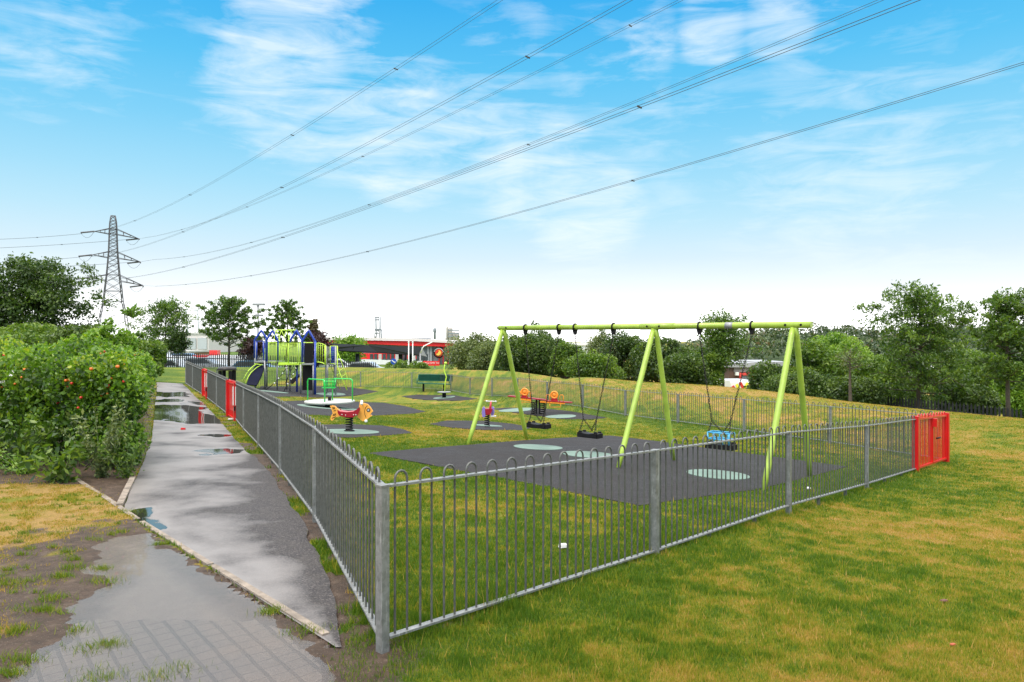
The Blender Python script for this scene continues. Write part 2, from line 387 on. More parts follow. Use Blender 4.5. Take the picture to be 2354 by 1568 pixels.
def leafmat(name, stops, tr=.3, rough=.45):
    if name in MC: return MC[name]
    m, nt, out = nodes(name); bs = nt.nodes.new('ShaderNodeBsdfPrincipled'); a = attr(nt, 'v')
    c = rampn(nt, a, stops); nt.links.new(c, bs.inputs['Base Color']); bs.inputs['Roughness'].default_value = rough
    t = nt.nodes.new('ShaderNodeBsdfTranslucent'); cc = mixc(nt, 1.0, c, (1.5, 1.6, .7), 'MULTIPLY'); nt.links.new(cc, t.inputs[0])
    mx = nt.nodes.new('ShaderNodeMixShader'); mx.inputs[0].default_value = tr
    nt.links.new(bs.outputs[0], mx.inputs[1]); nt.links.new(t.outputs[0], mx.inputs[2]); nt.links.new(mx.outputs[0], out.inputs[0])
    MC[name] = m; return m

DRYST = [(0.0, (.062, .122, .008)), (.25, (.130, .182, .011)), (.48, (.208, .214, .017)), (.72, (.280, .215, .028)), (1.0, (.40, .250, .078))]
def ground_mat():
    m, nt, out = nodes('lawn'); bs = nt.nodes.new('ShaderNodeBsdfPrincipled'); nt.links.new(bs.outputs[0], out.inputs[0]); p = pos(nt)
    f1 = nz(nt, p, 9, 5, .7); f2 = nz(nt, p, 60, 4, .7); f3 = nz(nt, p, 2.2, 5, .65)
    dry = attr(nt, 'dry'); soil = attr(nt, 'soil'); grid = attr(nt, 'grid')
    dd = mth(nt, 'ADD', dry, mth(nt, 'MULTIPLY', mth(nt, 'SUBTRACT', f1, .5), .9)); dd = mth(nt, 'ADD', dd, mth(nt, 'MULTIPLY', mth(nt, 'SUBTRACT', f2, .5), .8))
    dd = mth(nt, 'ADD', dd, mth(nt, 'MULTIPLY', mth(nt, 'SUBTRACT', f3, .5), .6))
    g = rampn(nt, dd, DRYST)
    g = mixc(nt, 1.0, g, rampn(nt, f2, [(.25, .50), (.75, 1.2)]), 'MULTIPLY')
    vor = nt.nodes.new('ShaderNodeTexVoronoi'); nt.links.new(p, vor.inputs[0]); vor.inputs['Scale'].default_value = 55
    s = rampn(nt, f1, [(.3, (.045, .028, .018)), (.55, (.095, .060, .040)), (.75, (.17, .12, .085))])
    s = mixc(nt, rampn(nt, vor.outputs[0], [(.1, .55), (.24, 0.)]), s, (.30, .24, .18))
    s = mixc(nt, attr(nt, 'silt_sheen'), s, rampn(nt, f1, [(.3, (.42, .365, .335)), (.7, (.50, .44, .40))]))  # pale puddle bed, with the white sky reflection painted into its colour
    # plastic paving grid pressed into the mud
    rot = nt.nodes.new('ShaderNodeMapping'); nt.links.new(p, rot.inputs[0]); rot.inputs['Rotation'].default_value = (0, 0, R(51.6)); sep = nt.nodes.new('ShaderNodeSeparateXYZ'); nt.links.new(rot.outputs[0], sep.inputs[0])
    def line(o, sp, w):
        a = mth(nt, 'FRACT', mth(nt, 'DIVIDE', o, sp)); a = mth(nt, 'ABSOLUTE', mth(nt, 'SUBTRACT', a, .5)); return mth(nt, 'GREATER_THAN', a, .5-w)
    ln = mth(nt, 'MAXIMUM', line(sep.outputs[0], .098, .035), line(sep.outputs[1], .108, .10))
    pv = mixc(nt, ln, rampn(nt, f1, [(.3, (.34, .30, .27)), (.7, (.45, .39, .355))]), (.17, .15, .135))
    s = mixc(nt, mth(nt, 'GREATER_THAN', mth(nt, 'ADD', grid, mth(nt, 'MULTIPLY', mth(nt, 'SUBTRACT', f1, .5), .5)), .5), s, pv)
    sf = rampn(nt, mth(nt, 'ADD', soil, mth(nt, 'MULTIPLY', mth(nt, 'SUBTRACT', f1, .5), .55)), [(.38, 0.), (.6, 1.)])
    nt.links.new(mixc(nt, sf, g, s), bs.inputs['Base Color'])
    nt.links.new(mth(nt, 'MULTIPLY_ADD', sf, -.35, .95), bs.inputs['Roughness']); bs.inputs['Specular IOR Level'].default_value = .3
    bump(nt, mth(nt, 'MULTIPLY_ADD', f1, .8, f2), 1.0, .03, bs)
    return m

def asphalt_mat():
    m, nt, out = nodes('wet_asphalt'); bs = nt.nodes.new('ShaderNodeBsdfPrincipled'); nt.links.new(bs.outputs[0], out.inputs[0]); p = pos(nt)
    fine = nz(nt, p, 140, 3, .7); mid = nz(nt, p, 5, 5, .65); big = nz(nt, p, 1.3, 2, .5, .3); ac = attr(nt, 'ac'); along = attr(nt, 'al')
    vor = nt.nodes.new('ShaderNodeTexVoronoi'); nt.links.new(p, vor.inputs[0]); vor.inputs['Scale'].default_value = 110
    c = rampn(nt, vor.outputs['Color'], [(.1, (.018, .016, .016)), (.6, (.048, .043, .044)), (.97, (.13, .112, .106))])
    c = mixc(nt, rampn(nt, mid, [(.45, 0.), (.7, .5)]), c, (.07, .062, .055))
    # wetness: 1 = standing film, 0 = damp open texture
    wt = mth(nt, 'ADD', mth(nt, 'MULTIPLY', mth(nt, 'SUBTRACT', big, .5), 2.0), mth(nt, 'MULTIPLY', mth(nt, 'SUBTRACT', mid, .5), .55))
    wt = mth(nt, 'ADD', wt, along)
    damp = rampn(nt, wt, [(.0, 0.), (.78, 1.)])
    film = rampn(nt, mth(nt, 'MULTIPLY', wt, .5), [(.47, 0.), (.54, 1.)])
    nt.links.new(mth(nt, 'MULTIPLY_ADD', damp, -.12, mth(nt, 'MULTIPLY_ADD', film, -.44, .60)), bs.inputs['Roughness'])
    nt.links.new(mth(nt, 'MULTIPLY_ADD', damp, 2.0, 1.35), bs.inputs['IOR'])
    nt.links.new(mixc(nt, mth(nt, 'MULTIPLY', damp, .75), c, (.075, .068, .066)), bs.inputs['Base Color'])
    bs.inputs['Specular Tint'].default_value = (1, .91, .86, 1)
    dk = mixc(nt, film, bs.inputs['Base Color'].links[0].from_socket, (.020, .018, .017)); nt.links.new(dk, bs.inputs['Base Color'])
    b = nt.nodes.new('ShaderNodeBump'); nt.links.new(mth(nt, 'ADD', vor.outputs[0], fine), b.inputs['Height']); b.inputs['Distance'].default_value = .003
    nt.links.new(rampn(nt, film, [(0, .35), (.6, .08), (1, .0)]), b.inputs['Strength']); nt.links.new(b.outputs[0], bs.inputs['Normal'])
    return m

def rubber_mat():
    m, nt, out = nodes('rubber_surfacing'); bs = nt.nodes.new('ShaderNodeBsdfPrincipled'); nt.links.new(bs.outputs[0], out.inputs[0]); p = pos(nt)
    v = nt.nodes.new('ShaderNodeTexVoronoi'); nt.links.new(p, v.inputs[0]); v.inputs['Scale'].default_value = 90
    mid = nz(nt, p, 1.3, 6, .7); c = rampn(nt, v.outputs['Color'], [(.1, (.004, .0035, .004)), (.5, (.012, .010, .011)), (.95, (.07, .06, .063))])
    c = mixc(nt, rampn(nt, mid, [(.40, 0.), (.70, .9)]), c, (.030, .026, .026))
    nt.links.new(c, bs.inputs['Base Color']); nt.links.new(rampn(nt, mid, [(.3, .6), (.7, .85)]), bs.inputs['Roughness'])
    bs.inputs['Specular IOR Level'].default_value = .22; bump(nt, v.outputs[0], .6, .004, bs); return m

def water_mat():
    m, nt, out = nodes('standing_water'); p = pos(nt); gl = nt.nodes.new('ShaderNodeBsdfGlossy'); gl.inputs['Roughness'].default_value = .42; gl.inputs[0].default_value = (1, .86, .78, 1)
    tr = nt.nodes.new('ShaderNodeBsdfTransparent'); tr.inputs[0].default_value = (.95, .93, .91, 1)
    fr = nt.nodes.new('ShaderNodeFresnel'); fr.inputs[0].default_value = 2.2; mx = nt.nodes.new('ShaderNodeMixShader')
    g2 = nt.nodes.new('ShaderNodeBsdfGlossy'); g2.inputs['Roughness'].default_value = .03; g2.inputs[0].default_value = (1, .86, .78, 1); m2 = nt.nodes.new('ShaderNodeMixShader'); m2.inputs[0].default_value = .35; nt.links.new(gl.outputs[0], m2.inputs[1]); nt.links.new(g2.outputs[0], m2.inputs[2])
    nt.links.new(fr.outputs[0], mx.inputs[0]); nt.links.new(tr.outputs[0], mx.inputs[1]); nt.links.new(m2.outputs[0], mx.inputs[2])
    b = nt.nodes.new('ShaderNodeBump'); b.inputs['Strength'].default_value = .05; b.inputs['Distance'].default_value = .003; nt.links.new(nz(nt, p, 9, 2), b.inputs['Height']); nt.links.new(b.outputs[0], gl.inputs['Normal'])
    nt.links.new(mx.outputs[0], out.inputs[0]); return m

def galv_mat():
    m, nt, out = nodes('galvanised_steel'); bs = nt.nodes.new('ShaderNodeBsdfPrincipled'); nt.links.new(bs.outputs[0], out.inputs[0]); p = pos(nt)
    v = nt.nodes.new('ShaderNodeTexVoronoi'); nt.links.new(p, v.inputs[0]); v.inputs['Scale'].default_value = 45; n = nz(nt, p, 12, 6, .7)
    mp = nt.nodes.new('ShaderNodeMapping'); nt.links.new(p, mp.inputs[0]); mp.inputs['Scale'].default_value = (60, 60, 7); st = nz(nt, mp.outputs[0], 1, 4, .7)
    c = rampn(nt, n, [(.25, (.13, .135, .13)), (.5, (.24, .245, .24)), (.75, (.38, .385, .38))])
    c = mixc(nt, .35, c, rampn(nt, v.outputs['Color'], [(0, .10), (1, .32)])); c = mixc(nt, rampn(nt, st, [(.56, 0.), (.72, .75)]), c, (.50, .51, .50))
    c = mixc(nt, rampn(nt, nz(nt, p, 20, 5), [(.62, 0.), (.78, .6)]), c, (.14, .12, .07))
    nt.links.new(c, bs.inputs['Base Color']); bs.inputs['Metallic'].default_value = .45; nt.links.new(rampn(nt, n, [(.3, .38), (.7, .58)]), bs.inputs['Roughness']); bump(nt, n, .2, .002, bs); return m

GALV = galv_mat()
BARM = mat('weathered_bar_steel', (.11, .112, .104), .5, .35, .3, 25, .2, .3)
RED = mat('red_paint', (.58, .006, .008), .35, 0, .08, 6, .1, .15, .3)
LIME = mat('lime_paint', (.33, .46, .055), .42, 0, .14, 4, .1, .35, .15)
LIME2 = mat('bright_lime_paint', (.52, .75, .06), .4, 0, .08, 4, .1)
BLUE = mat('blue_paint', (.012, .045, .36), .35, 0, .15, 5, .1, 0, .3)
GREYP = mat('grey_post', (.30, .30, .31), .45, .3, .15, 8)
BLACK = mat('black_rubber', (.010, .009, .010), .55, 0, .3, 20, .3)
DARKST = mat('dark_chain_steel', (.035, .032, .03), .4, .6, .4, 40)
NAVY = mat('navy_plastic', (.003, .005, .022), .8, 0, .2, 5)
GREEN = mat('green_paint', (.015, .50, .065), .35, 0, .1, 5, .1, 0, .3)
WHITE = mat('white_paint', (.78, .78, .76), .4, 0, .05, 6, .1, .1)
CYAN = mat('sky_blue_paint', (.055, .36, .62), .35, 0, .12, 12, .1, .15, .3)
ORANGE = mat('orange_paint', (.85, .26, .02), .4, 0, .1, 6)
YELLOW = mat('fish_yellow', (.88, .40, .07), .4, 0, .06, 5)
CRIM = mat('crimson_plastic', (.30, .008, .02), .35, 0, .15, 9)
PURPLE = mat('purple_plastic', (.24, .17, .50), .4, 0, .1, 9)
BENCHG = mat('dark_green_bench', (.012, .11, .07), .45, 0, .15, 12)
CONC = mat('concrete_edging', (.24, .195, .155), .75, 0, .4, 12, .5, .7)
MINT = mat('mint_rubber', (.15, .225, .185), .7, 0, .12, 3, .3, .25)
BARK = mat('bark', (.075, .058, .042), .85, 0, .35, 14, .8)
STONE = mat('pale_litter', (.62, .61, .6), .7)

# ---------------------------------------------------------------- ground sheet, path, kerbs, puddles
def ground():
    xs = axis(-4000, -5.2, 7.0, 4000, .07, 1.07); ys = axis(-300, 3.2, 9.0, 5000, .06, 1.026)
    X, Y = np.meshgrid(xs, ys); dry, soil, grid, pd = masks(X, Y)
    Z = G(X, Y)+relief(X, Y, pd)
    under_mat = np.zeros(X.shape, bool)
    onpath = (X < np.interp(Y, XR[:, 0], XR[:, 1])-.03) & (X > np.interp(Y, XL[:, 0], XL[:, 1])+.03) & (Y > 3.9) & (Y < 28.5)
    Z = np.where(onpath, G(X, Y)-.03, Z)
    for pl in MATS: Z = np.where(sdf(X, Y, pl) < -.12, G(X, Y)-.03, Z)
    o = gridmesh('ground', X, Y, Z, ground_mat(), dict(dry=dry, soil=soil, grid=grid, silt_sheen=np.where((X < kerbx(Y)) & (Y < 8), 1-sstep(-.22, -.04, pd), 0))); tag(o, kind='structure')
ground()

def path():
    ys = [3.86]; s = .09
    while ys[-1] < 28.6: ys.append(ys[-1]+s); s *= 1.012
    ys = np.array(ys); nx = 22; T = np.linspace(0, 1, nx)
    xl = np.interp(ys, XL[:, 0], XL[:, 1]); xr = np.interp(ys, XR[:, 0], XR[:, 1])
    xl = xl+(fbm(ys, ys*0, 1.5, 2, 4)-.5)*.07*(ys > 7.2); xr = xr+(fbm(ys, ys*0, 2.2, 6, 4)-.5)*.12
    X = xl[:, None]*(1-T)+xr[:, None]*T; Y = np.repeat(ys[:, None], nx, 1); Z = G(X, Y)+.012+(fbm(X, Y, 1.2, 12, 3)-.5)*.004
    u = np.repeat(T[None], len(ys), 0)
    # more standing water left of centre, open damp texture along the fence and near the camera
    w = .45-.58*sstep(.40, .95, u)*sstep(14, 6, Y)-.25*sstep(.75, 1, u)+.16*sstep(9, 14, Y)-.08*sstep(7.5, 5.5, Y)+.35*sstep(.25, .05, u)*sstep(8.2, 6.6, Y)
    jx = X+(fbm(X, Y, 2.2, 71, 4)-.5)*.5; jy = Y+(fbm(X, Y, 2.2, 83, 4)-.5)*.9
    for (pu, pv, rx, ry, s_) in ((378, 907, .75, 1.0, .9), (392, 941, .8, 1.1, .9), (375, 922, .35, .8, .7), (470, 962, 1.0, 1.0, 1.0), (520, 968, .7, .9, 1.0), (488, 930, .5, .8, .7), (528, 1040, .32, .42, .9), (500, 1003, .4, .25, .6),
                                 (535, 1160, .34, .22, .25), (640, 1306, .16, .18, .25), (322, 1186, .12, .28, 1.0), (338, 1222, .08, .10, .9)):
        c = ray(pu, pv); d2 = ((jx-c.x)/rx)**2+((jy-c.y)/ry)**2; w = np.maximum(w, -1+ (2.35)*np.exp(-(d2/1.6)**2)*(s_*.35+.65)) if False else w+1.1*s_*np.exp(-(d2/1.4)**2)
    o = gridmesh('path', X, Y, Z, asphalt_mat(), dict(ac=u, al=w)); tag(o, kind='structure')
path()

def sheet(name, poly, m, off=.006, step=.22, h=.03, jag=0.09):
    """a thin slab following the ground, filled from a polygon, with a skirt"""
    pts = []; n = len(poly)
    for i in range(n):
        a = Vector(poly[i]); b = Vector(poly[(i+1) % n]); k = max(1, int((b-a).length/step))
        for j in range(k):
            p = a.lerp(b, j/k); pts.append(p)
    pts = [Vector((p.x+(fbm(p.x, p.y, 2.5, 1, 3)-.5)*jag, p.y+(fbm(p.x, p.y, 2.5, 7, 3)-.5)*jag)) for p in pts]
    import bmesh
    bm = bmesh.new(); vs = [bm.verts.new((p.x, p.y, 0)) for p in pts]; bm.faces.new(vs)
    xs = [p.x for p in pts]; ys = [p.y for p in pts]
    for (co, no, lo_, hi_) in (((1, 0, 0), (1, 0, 0), min(xs), max(xs)), ((0, 1, 0), (0, 1, 0), min(ys), max(ys))):
        t = lo_+step
        while t < hi_:
            bmesh.ops.bisect_plane(bm, geom=bm.verts[:]+bm.edges[:]+bm.faces[:], plane_co=Vector(co)*t, plane_no=no); t += step
    v = bm.verts[:]; z = G(np.array([q.co.x for q in v]), np.array([q.co.y for q in v]))
    for q, zz in zip(v, z): q.co.z = zz+off
    bd = [e for e in bm.edges if e.is_boundary]; r = bmesh.ops.extrude_edge_only(bm, edges=bd)
    for q in r['geom']:
        if isinstance(q, bmesh.types.BMVert): q.co.z -= h
    bmesh.ops.recalc_face_normals(bm, faces=bm.faces[:])
    me = bpy.data.meshes.new(name); bm.to_mesh(me); bm.free(); me.materials.append(m)
    o = bpy.data.objects.new(name, me); COL.objects.link(o); tag(o, kind='structure'); return o

RUB = rubber_mat()
for i, pl in enumerate(MATS): sheet('play_surface', pl, RUB, .010)
def circle(u, v, rad, k=28):
    c = ray(u, v); return [(c.x+rad*math.cos(2*math.pi*i/k), c.y+rad*math.sin(2*math.pi*i/k)) for i in range(k)], c
for (u, v, rad) in ((1237, 1029.4, .44), (1353, 1046.5, .45), (1650, 1092.5, .45), (803, 993.5, .60), (757, 937.5, 1.02), (1121.5, 979.4, .37), (1187, 943.5, .68), (1289, 958.3, .52), (1021, 914.5, .55), (760, 906.5, .75), (625, 901, .8)):
    pl, c = circle(u, v, rad); sheet('play_surface_circle', pl, MINT, .018, .4, .01, .0)

def kerbs():
    k = MB()
    def run(p0, p1, w, top, seg, seed):
        p0 = Vector(p0); p1 = Vector(p1); n = max(1, round((p1-p0).length/seg))
        for i in range(n):
            a = p0.lerp(p1, i/n+.006); b = p0.lerp(p1, (i+1)/n-.006); random.seed(seed+i); j = random.uniform(-.006, .006)
            k.beam((a.x, a.y, g1(*a)+top-.05+j), (b.x, b.y, g1(*b)+top-.05+j), w, .1)
    run((-5.15, 8.7), (-3.36, 6.64), .05, .010, 1.4, 1); run((-3.3, 6.575), (-1.0, 4.01), .045, .016, 1.6, 5)
    run((-4.42, 8.62), (-3.80, 7.16), .06, .035, .8, 11)
    tag(k.build('kerb', CONC), kind='structure')
kerbs()

def water():
    xs = np.arange(-4.2, -.8, .06); ys = np.arange(2.9, 6.3, .06); X, Y = np.meshgrid(xs, ys)
    pd = sdf(X, Y, PUDW); Z = G(X, Y)*0+G(X, Y)+.001
    keep = (pd < .2) & (X < kerbx(Y)-.03); r, c = X.shape; idx = np.arange(r*c).reshape(r, c)
    q = np.stack([idx[:-1, :-1], idx[:-1, 1:], idx[1:, 1:], idx[1:, :-1]], -1).reshape(-1, 4)
    kf = keep.ravel()[q].all(1); q = q[kf]; V = np.stack([X.ravel(), Y.ravel(), Z.ravel()], 1)[q].reshape(-1, 3)
    o = npmesh('puddle', V, 4, water_mat()); tag(o, kind='structure')
water()

# ---------------------------------------------------------------- grass
def grass_mat():
    m, nt, out = nodes('grass_blades'); bs = nt.nodes.new('ShaderNodeBsdfPrincipled'); c = rampn(nt, attr(nt, 'dry'), DRYST)
    c = mixc(nt, 1.0, c, (1.15, 1.15, 1.1), 'MULTIPLY')
    nt.links.new(c, bs.inputs['Base Color']); bs.inputs['Roughness'].default_value = .6; bs.inputs['Specular IOR Level'].default_value = .3
    t = nt.nodes.new('ShaderNodeBsdfTranslucent'); nt.links.new(mixc(nt, 1.0, c, (1.4, 1.4, .8), 'MULTIPLY'), t.inputs[0]); mx = nt.nodes.new('ShaderNodeMixShader'); mx.inputs[0].default_value = .35
    nt.links.new(bs.outputs[0], mx.inputs[1]); nt.links.new(t.outputs[0], mx.inputs[2]); nt.links.new(mx.outputs[0], out.inputs[0]); return m
GM = grass_mat()
def blades(name, x, y, h, w, dryv, lean=.6):
    n = len(x); z = Gd(x, y); a = rng.random(n)*2*math.pi; b = rng.random(n)*2*math.pi; l = h*lean*rng.random(n)
    wx, wy = np.cos(a)*w/2, np.sin(a)*w/2
    V = np.empty((n, 3, 3)); V[:, 0] = np.stack([x-wx, y-wy, z-.004], 1); V[:, 1] = np.stack([x+wx, y+wy, z-.004], 1)
    V[:, 2] = np.stack([x+np.cos(b)*l, y+np.sin(b)*l, z+h*(1-.3*lean)], 1)
    o = npmesh(name, V.reshape(-1, 3), 3, GM, None, dict(dry=np.repeat(dryv, 3))); return o
def grass():
    N = 1500000
    t = rng.random(N); y = 3.15*(34/3.15)**(t**1.25); x = (rng.random(N)*2-1)*(.80*y+1.0)
    dry, soil, grid, pd = masks(x, y)
    k = rng.random(N) > soil*1.15-.05
    k &= ~((x < np.interp(y, XR[:, 0], XR[:, 1])) & (x > np.interp(y, XL[:, 0], XL[:, 1])) & (y > 3.8) & (y < 28.6))
    k &= ~((pd < .03) & (x < kerbx(y)+.05))
    left = (x < np.interp(y, XL[:, 0], XL[:, 1]))
    cl = fbm(x, y, 7, 51, 3); k &= ~(left & (cl < .47+.0*x) & (y < 12))
    for pl in MATS:
        bx = [p[0] for p in pl]; by = [p[1] for p in pl]
        q = (x > min(bx)) & (x < max(bx)) & (y > min(by)) & (y < max(by)); ii = np.where(q)[0]
        dd = sdf(x[ii], y[ii], pl); k[ii[dd < .0]] = False
    x, y, dry, left, cl = x[k], y[k], dry[k], left[k], cl[k]; n = len(x)
    tall = fbm(x, y, 2.8, 61, 3)
    tuft = vn(x, y, 13, 91)*vn(x, y, 5, 95)
    h = (.012+.022*rng.random(n)+.028*np.clip(tall-.5, 0, 1)*2+.055*np.clip(tuft-.35, 0, 1))*(1-.35*dry)
    st = rng.random(n) < .006; h = np.where(st, h*1.8+.02, h)
    dF = np.minimum(seg_dist(x, y, FRONT), seg_dist(x, y, LEFT)); h = h*(1+.9*np.exp(-(dF/.12)**2))
    w = np.clip(.0013*y, .0042, .022)*(.7+.6*rng.random(n))
    dv = np.clip(dry+st*.6-.35*np.clip(tuft-.35, 0, 1)*2+rng.normal(0, .27, n)-(left & (y < 9))*.20, 0, 1)
    o = blades('grass', x, y, h, w, dv); tag(o, 'short patchy green and straw coloured grass of the park lawn', 'grass', kind='stuff')
grass()
def tufts():
    rs = np.random.default_rng(77); X = []; H = []
    spots = [(177, 1307), (235, 1308), (237, 1340), (120, 1382), (178, 1449), (215, 1490), (250, 1480), (65, 1405), (40, 1455), (100, 1408), (356, 1560), (404, 1540), (50, 1520), (30, 1550), (290, 1180), (372, 1252), (620, 1408), (705, 1455), (12, 1350), (60, 1340), (140, 1330), (230, 1560), (250, 1548)]
    for (u, v) in spots:
        c = ray(u, v); k = rs.integers(90, 190); sx = .03+.05*rs.random(); X.append(np.stack([c.x+rs.normal(0, sx, k), c.y+rs.normal(0, sx*.6, k)], 1))
    c = np.stack([rs.uniform(-5.2, -1.9, 170), rs.uniform(3.4, 7.4, 170)], 1); pd = sdf(c[:, 0], c[:, 1], PUDW); c = c[(pd > .1) & (c[:, 0] < kerbx(c[:, 1])-.1)]
    for q in c: k = rs.integers(20, 70); sx = .015+.03*rs.random(); X.append(np.stack([q[0]+rs.normal(0, sx, k), q[1]+rs.normal(0, sx*.7, k)], 1))
    X = np.concatenate(X); n = len(X); o = blades('grass', X[:, 0], X[:, 1], .03+.035*rs.random(n), .0045+.002*rs.random(n), np.clip(.18+rs.normal(0, .18, n), 0, 1), .9)
    tag(o, 'scattered green grass tufts sprouting from the mud and puddle at lower left', 'grass', kind='stuff')
tufts()

# ---------------------------------------------------------------- fences and gates
def panel(parent, a, b, za, zb, sep=.79, hoops=15, n=6, rail=(.012, .042), barr=.0065, hoop_h=.03, m=BARM, rm=GALV, name='panel', foot=True):
    a = Vector((a[0], a[1], za)); b = Vector((b[0], b[1], zb)); d = b-a; L = d.length; x = d.normalized(); up = Vector((0, 0, 1))
    e0 = a+x*.035; e1 = b-x*.035; mb = MB(); nb = hoops*2; sp = (L-.07)/nb
    rr = sp*.47
    for i in range(hoops):
        pts = []; c0 = e0+x*(sp*(2*i+.5)+sp*.5); base = sep
        l = c0-x*rr; r_ = c0+x*rr
        pts = [l+up*0, l+up*(base+hoop_h)]
        seg = 6 if n > 5 else 4
        for k in range(1, seg): t = math.pi*k/seg; pts.append(c0+up*(base+hoop_h)-x*rr*math.cos(t)+up*rr*math.sin(t))
        pts += [r_+up*(base+hoop_h), r_+up*0]
        mb.tube(pts, barr, n, cap=False)
    o = mb.build(name, m, parent)
    for nm, zz in (('top_rail', sep), ('bottom_rail', 0)):
        r = MB(); r.beam(e0+up*zz, e1+up*zz, rail[1], rail[0]); r.build(nm, rm, o)
    if foot:
        for t in (.33, .68):
            f = MB(); q = a.lerp(b, t); f.box((q.x, q.y, q.z-.06), (.03, .03, .10)); f.build('support_foot', BARM, o)
    return o
def post(parent, p, z0, z1, w=.055, m=GALV, name='post', ang=0):
    mb = MB(); rot = Matrix.Rotation(ang, 3, 'Z'); mb.box((p[0], p[1], (z0+z1)/2), (w, w, z1-z0), rot)
    mb.box((p[0], p[1], z1+.004), (w+.006, w+.006, .010), rot)
    return mb.build(name, m, parent)
def fence(name, label, pts, zs, cat='fence', n=6, first=True, last=True, **kw):
    T = thing(name, label, cat, (pts[0][0], pts[0][1], zs[0]))
    for i, p in enumerate(pts):
        q = pts[min(i+1, len(pts)-1)]; q0 = pts[max(i-1, 0)]; ang = math.atan2(q[1]-q0[1], q[0]-q0[0])
        if (i == 0 and not first) or (i == len(pts)-1 and not last): continue
        post(T, p, zs[i]-.14, zs[i]+.79, .05, GALV, 'post', ang)
    for i in range(len(pts)-1):
        panel(T, pts[i], pts[i+1], zs[i], zs[i+1], n=n, **kw)
    return T
def zrail(pts, off=.06): return [g1(*p)+off for p in pts]
fence('bow_top_fence', 'nearest grey bow top fence from the corner post to the red double gate', FRONT, FRONT_Z, n=8, last=False)
lz = zrail(LEFT); lz[0] = .066
fence('bow_top_fence', 'grey bow top fence beside the wet path, between corner post and nearer red gate', LEFT, lz, n=8, first=False, last=False)
fence('bow_top_fence', 'short grey bow top fence run between the two red gates beside the path', LEFT2, zrail(LEFT2), n=5, first=False, last=False)
fence('bow_top_fence', 'short grey bow top fence run beyond the farther red path gate', LEFT3, zrail(LEFT3), n=5, first=False)
fence('bow_top_fence', 'long curved grey bow top fence at the back of the playground below the grass bank', FAR, zrail(FAR, .05), n=5, first=False, last=False, barr=.008, foot=False)

def gate(label, a, b, za, zb, leaves, strip=False):
    T = thing('red_gate', label, 'gate', (a[0], a[1], za))
    a3 = Vector((a[0], a[1], za)); b3 = Vector((b[0], b[1], zb)); d = b3-a3; L = d.length; x = d.normalized(); ang = math.atan2(d.y, d.x); side = Vector((-x.y, x.x, 0)).normalized()
    for q in (a3, b3): post(T, q, q.z-.16, q.z+.83, .10, RED, 'gate_post', ang)
    for i in range(leaves):
        s0 = .07+i*(L-.14)/leaves+.01; s1 = .07+(i+1)*(L-.14)/leaves-.01; p = a3+x*s0; q = a3+x*s1
        leaf = MB()
        for e in (p, q): leaf.box(e+Vector((0, 0, .40)), (.05, .05, .82), Matrix.Rotation(ang, 3, 'Z'))
        for zz in (0.0, .79): leaf.beam(p+Vector((0, 0, zz)), q+Vector((0, 0, zz)), .05, .03)
        lf = leaf.build('gate_leaf', RED, T); mb = MB(); k = max(4, int((q-p).length/.19)); sp = (q-p).length/k
        for j in range(k):
            c = p+x*(sp*(j+.5)); rr = sp*.25; pts = [c-x*rr, c-x*rr+Vector((0, 0, .81))]
            for w in range(1, 5): t = math.pi*w/5; pts.append(c+Vector((0, 0, .81))-x*rr*math.cos(t)+Vector((0, 0, rr*math.sin(t))))
            pts += [c+x*rr+Vector((0, 0, .81)), c+x*rr]; mb.tube(pts, .008, 6, cap=False)
        mb.build('gate_bars', RED, lf)
    h = MB(); c = a3+x*(L*(.5 if leaves == 2 else .12)); 
    if leaves == 2:
        h.box(c+Vector((0, 0, .70))-side*.05, (.10, .07, .14), Matrix.Rotation(ang, 3, 'Z')); h.tube([c-side*.06+Vector((0, 0, .72)), c+x*.10-side*.06+Vector((0, 0, .72))], .022, 8); h.build('gate_closer', RED, T)
        l = MB(); l.tube([c-side*.07+Vector((0, 0, .43)), c-side*.10+x*.13+Vector((0, 0, .44))], .015, 8); l.build('latch', BLACK, T)
    if strip:
        s_ = MB(); s_.box(a3+side*.062+x*.0+Vector((0, 0, .53)), (.045, .02, .42), Matrix.Rotation(ang, 3, 'Z')); s_.box(a3-x*.056+Vector((0, 0, .53)), (.015, .05, .42), Matrix.Rotation(ang, 3, 'Z')); s_.build('white_strip', WHITE, T)
        l = MB(); l.box(a3-x*.06+side*.04+Vector((0, 0, .25)), (.03, .03, .10), Matrix.Rotation(ang, 3, 'Z')); l.build('latch', BLACK, T)
        pl = MB(); pl.box((a3+b3)/2+Vector((0, 0, .45)), (L*.92, .012, .6), Matrix.Rotation(ang, 3, 'Z')); pl.build('gate_plate', RED, T)
    return T
gate('red double gate of vertical bars at the right end of the near fence', FRONT[-1], GATE_R, FRONT_Z[-1], -.56, 2)
za = g1(-6.27, 16.8)+.06; gate('nearer narrow red gate with white strip in the path side fence', (-6.27, 16.8), (-6.85, 17.85), za-.02, za-.02, 1, True)
zb = g1(-9.4, 22.8)+.06; gate('farther narrow red gate with white strip in the path side fence', (-9.4, 22.8), (-9.93, 23.8), zb, zb, 1, True)

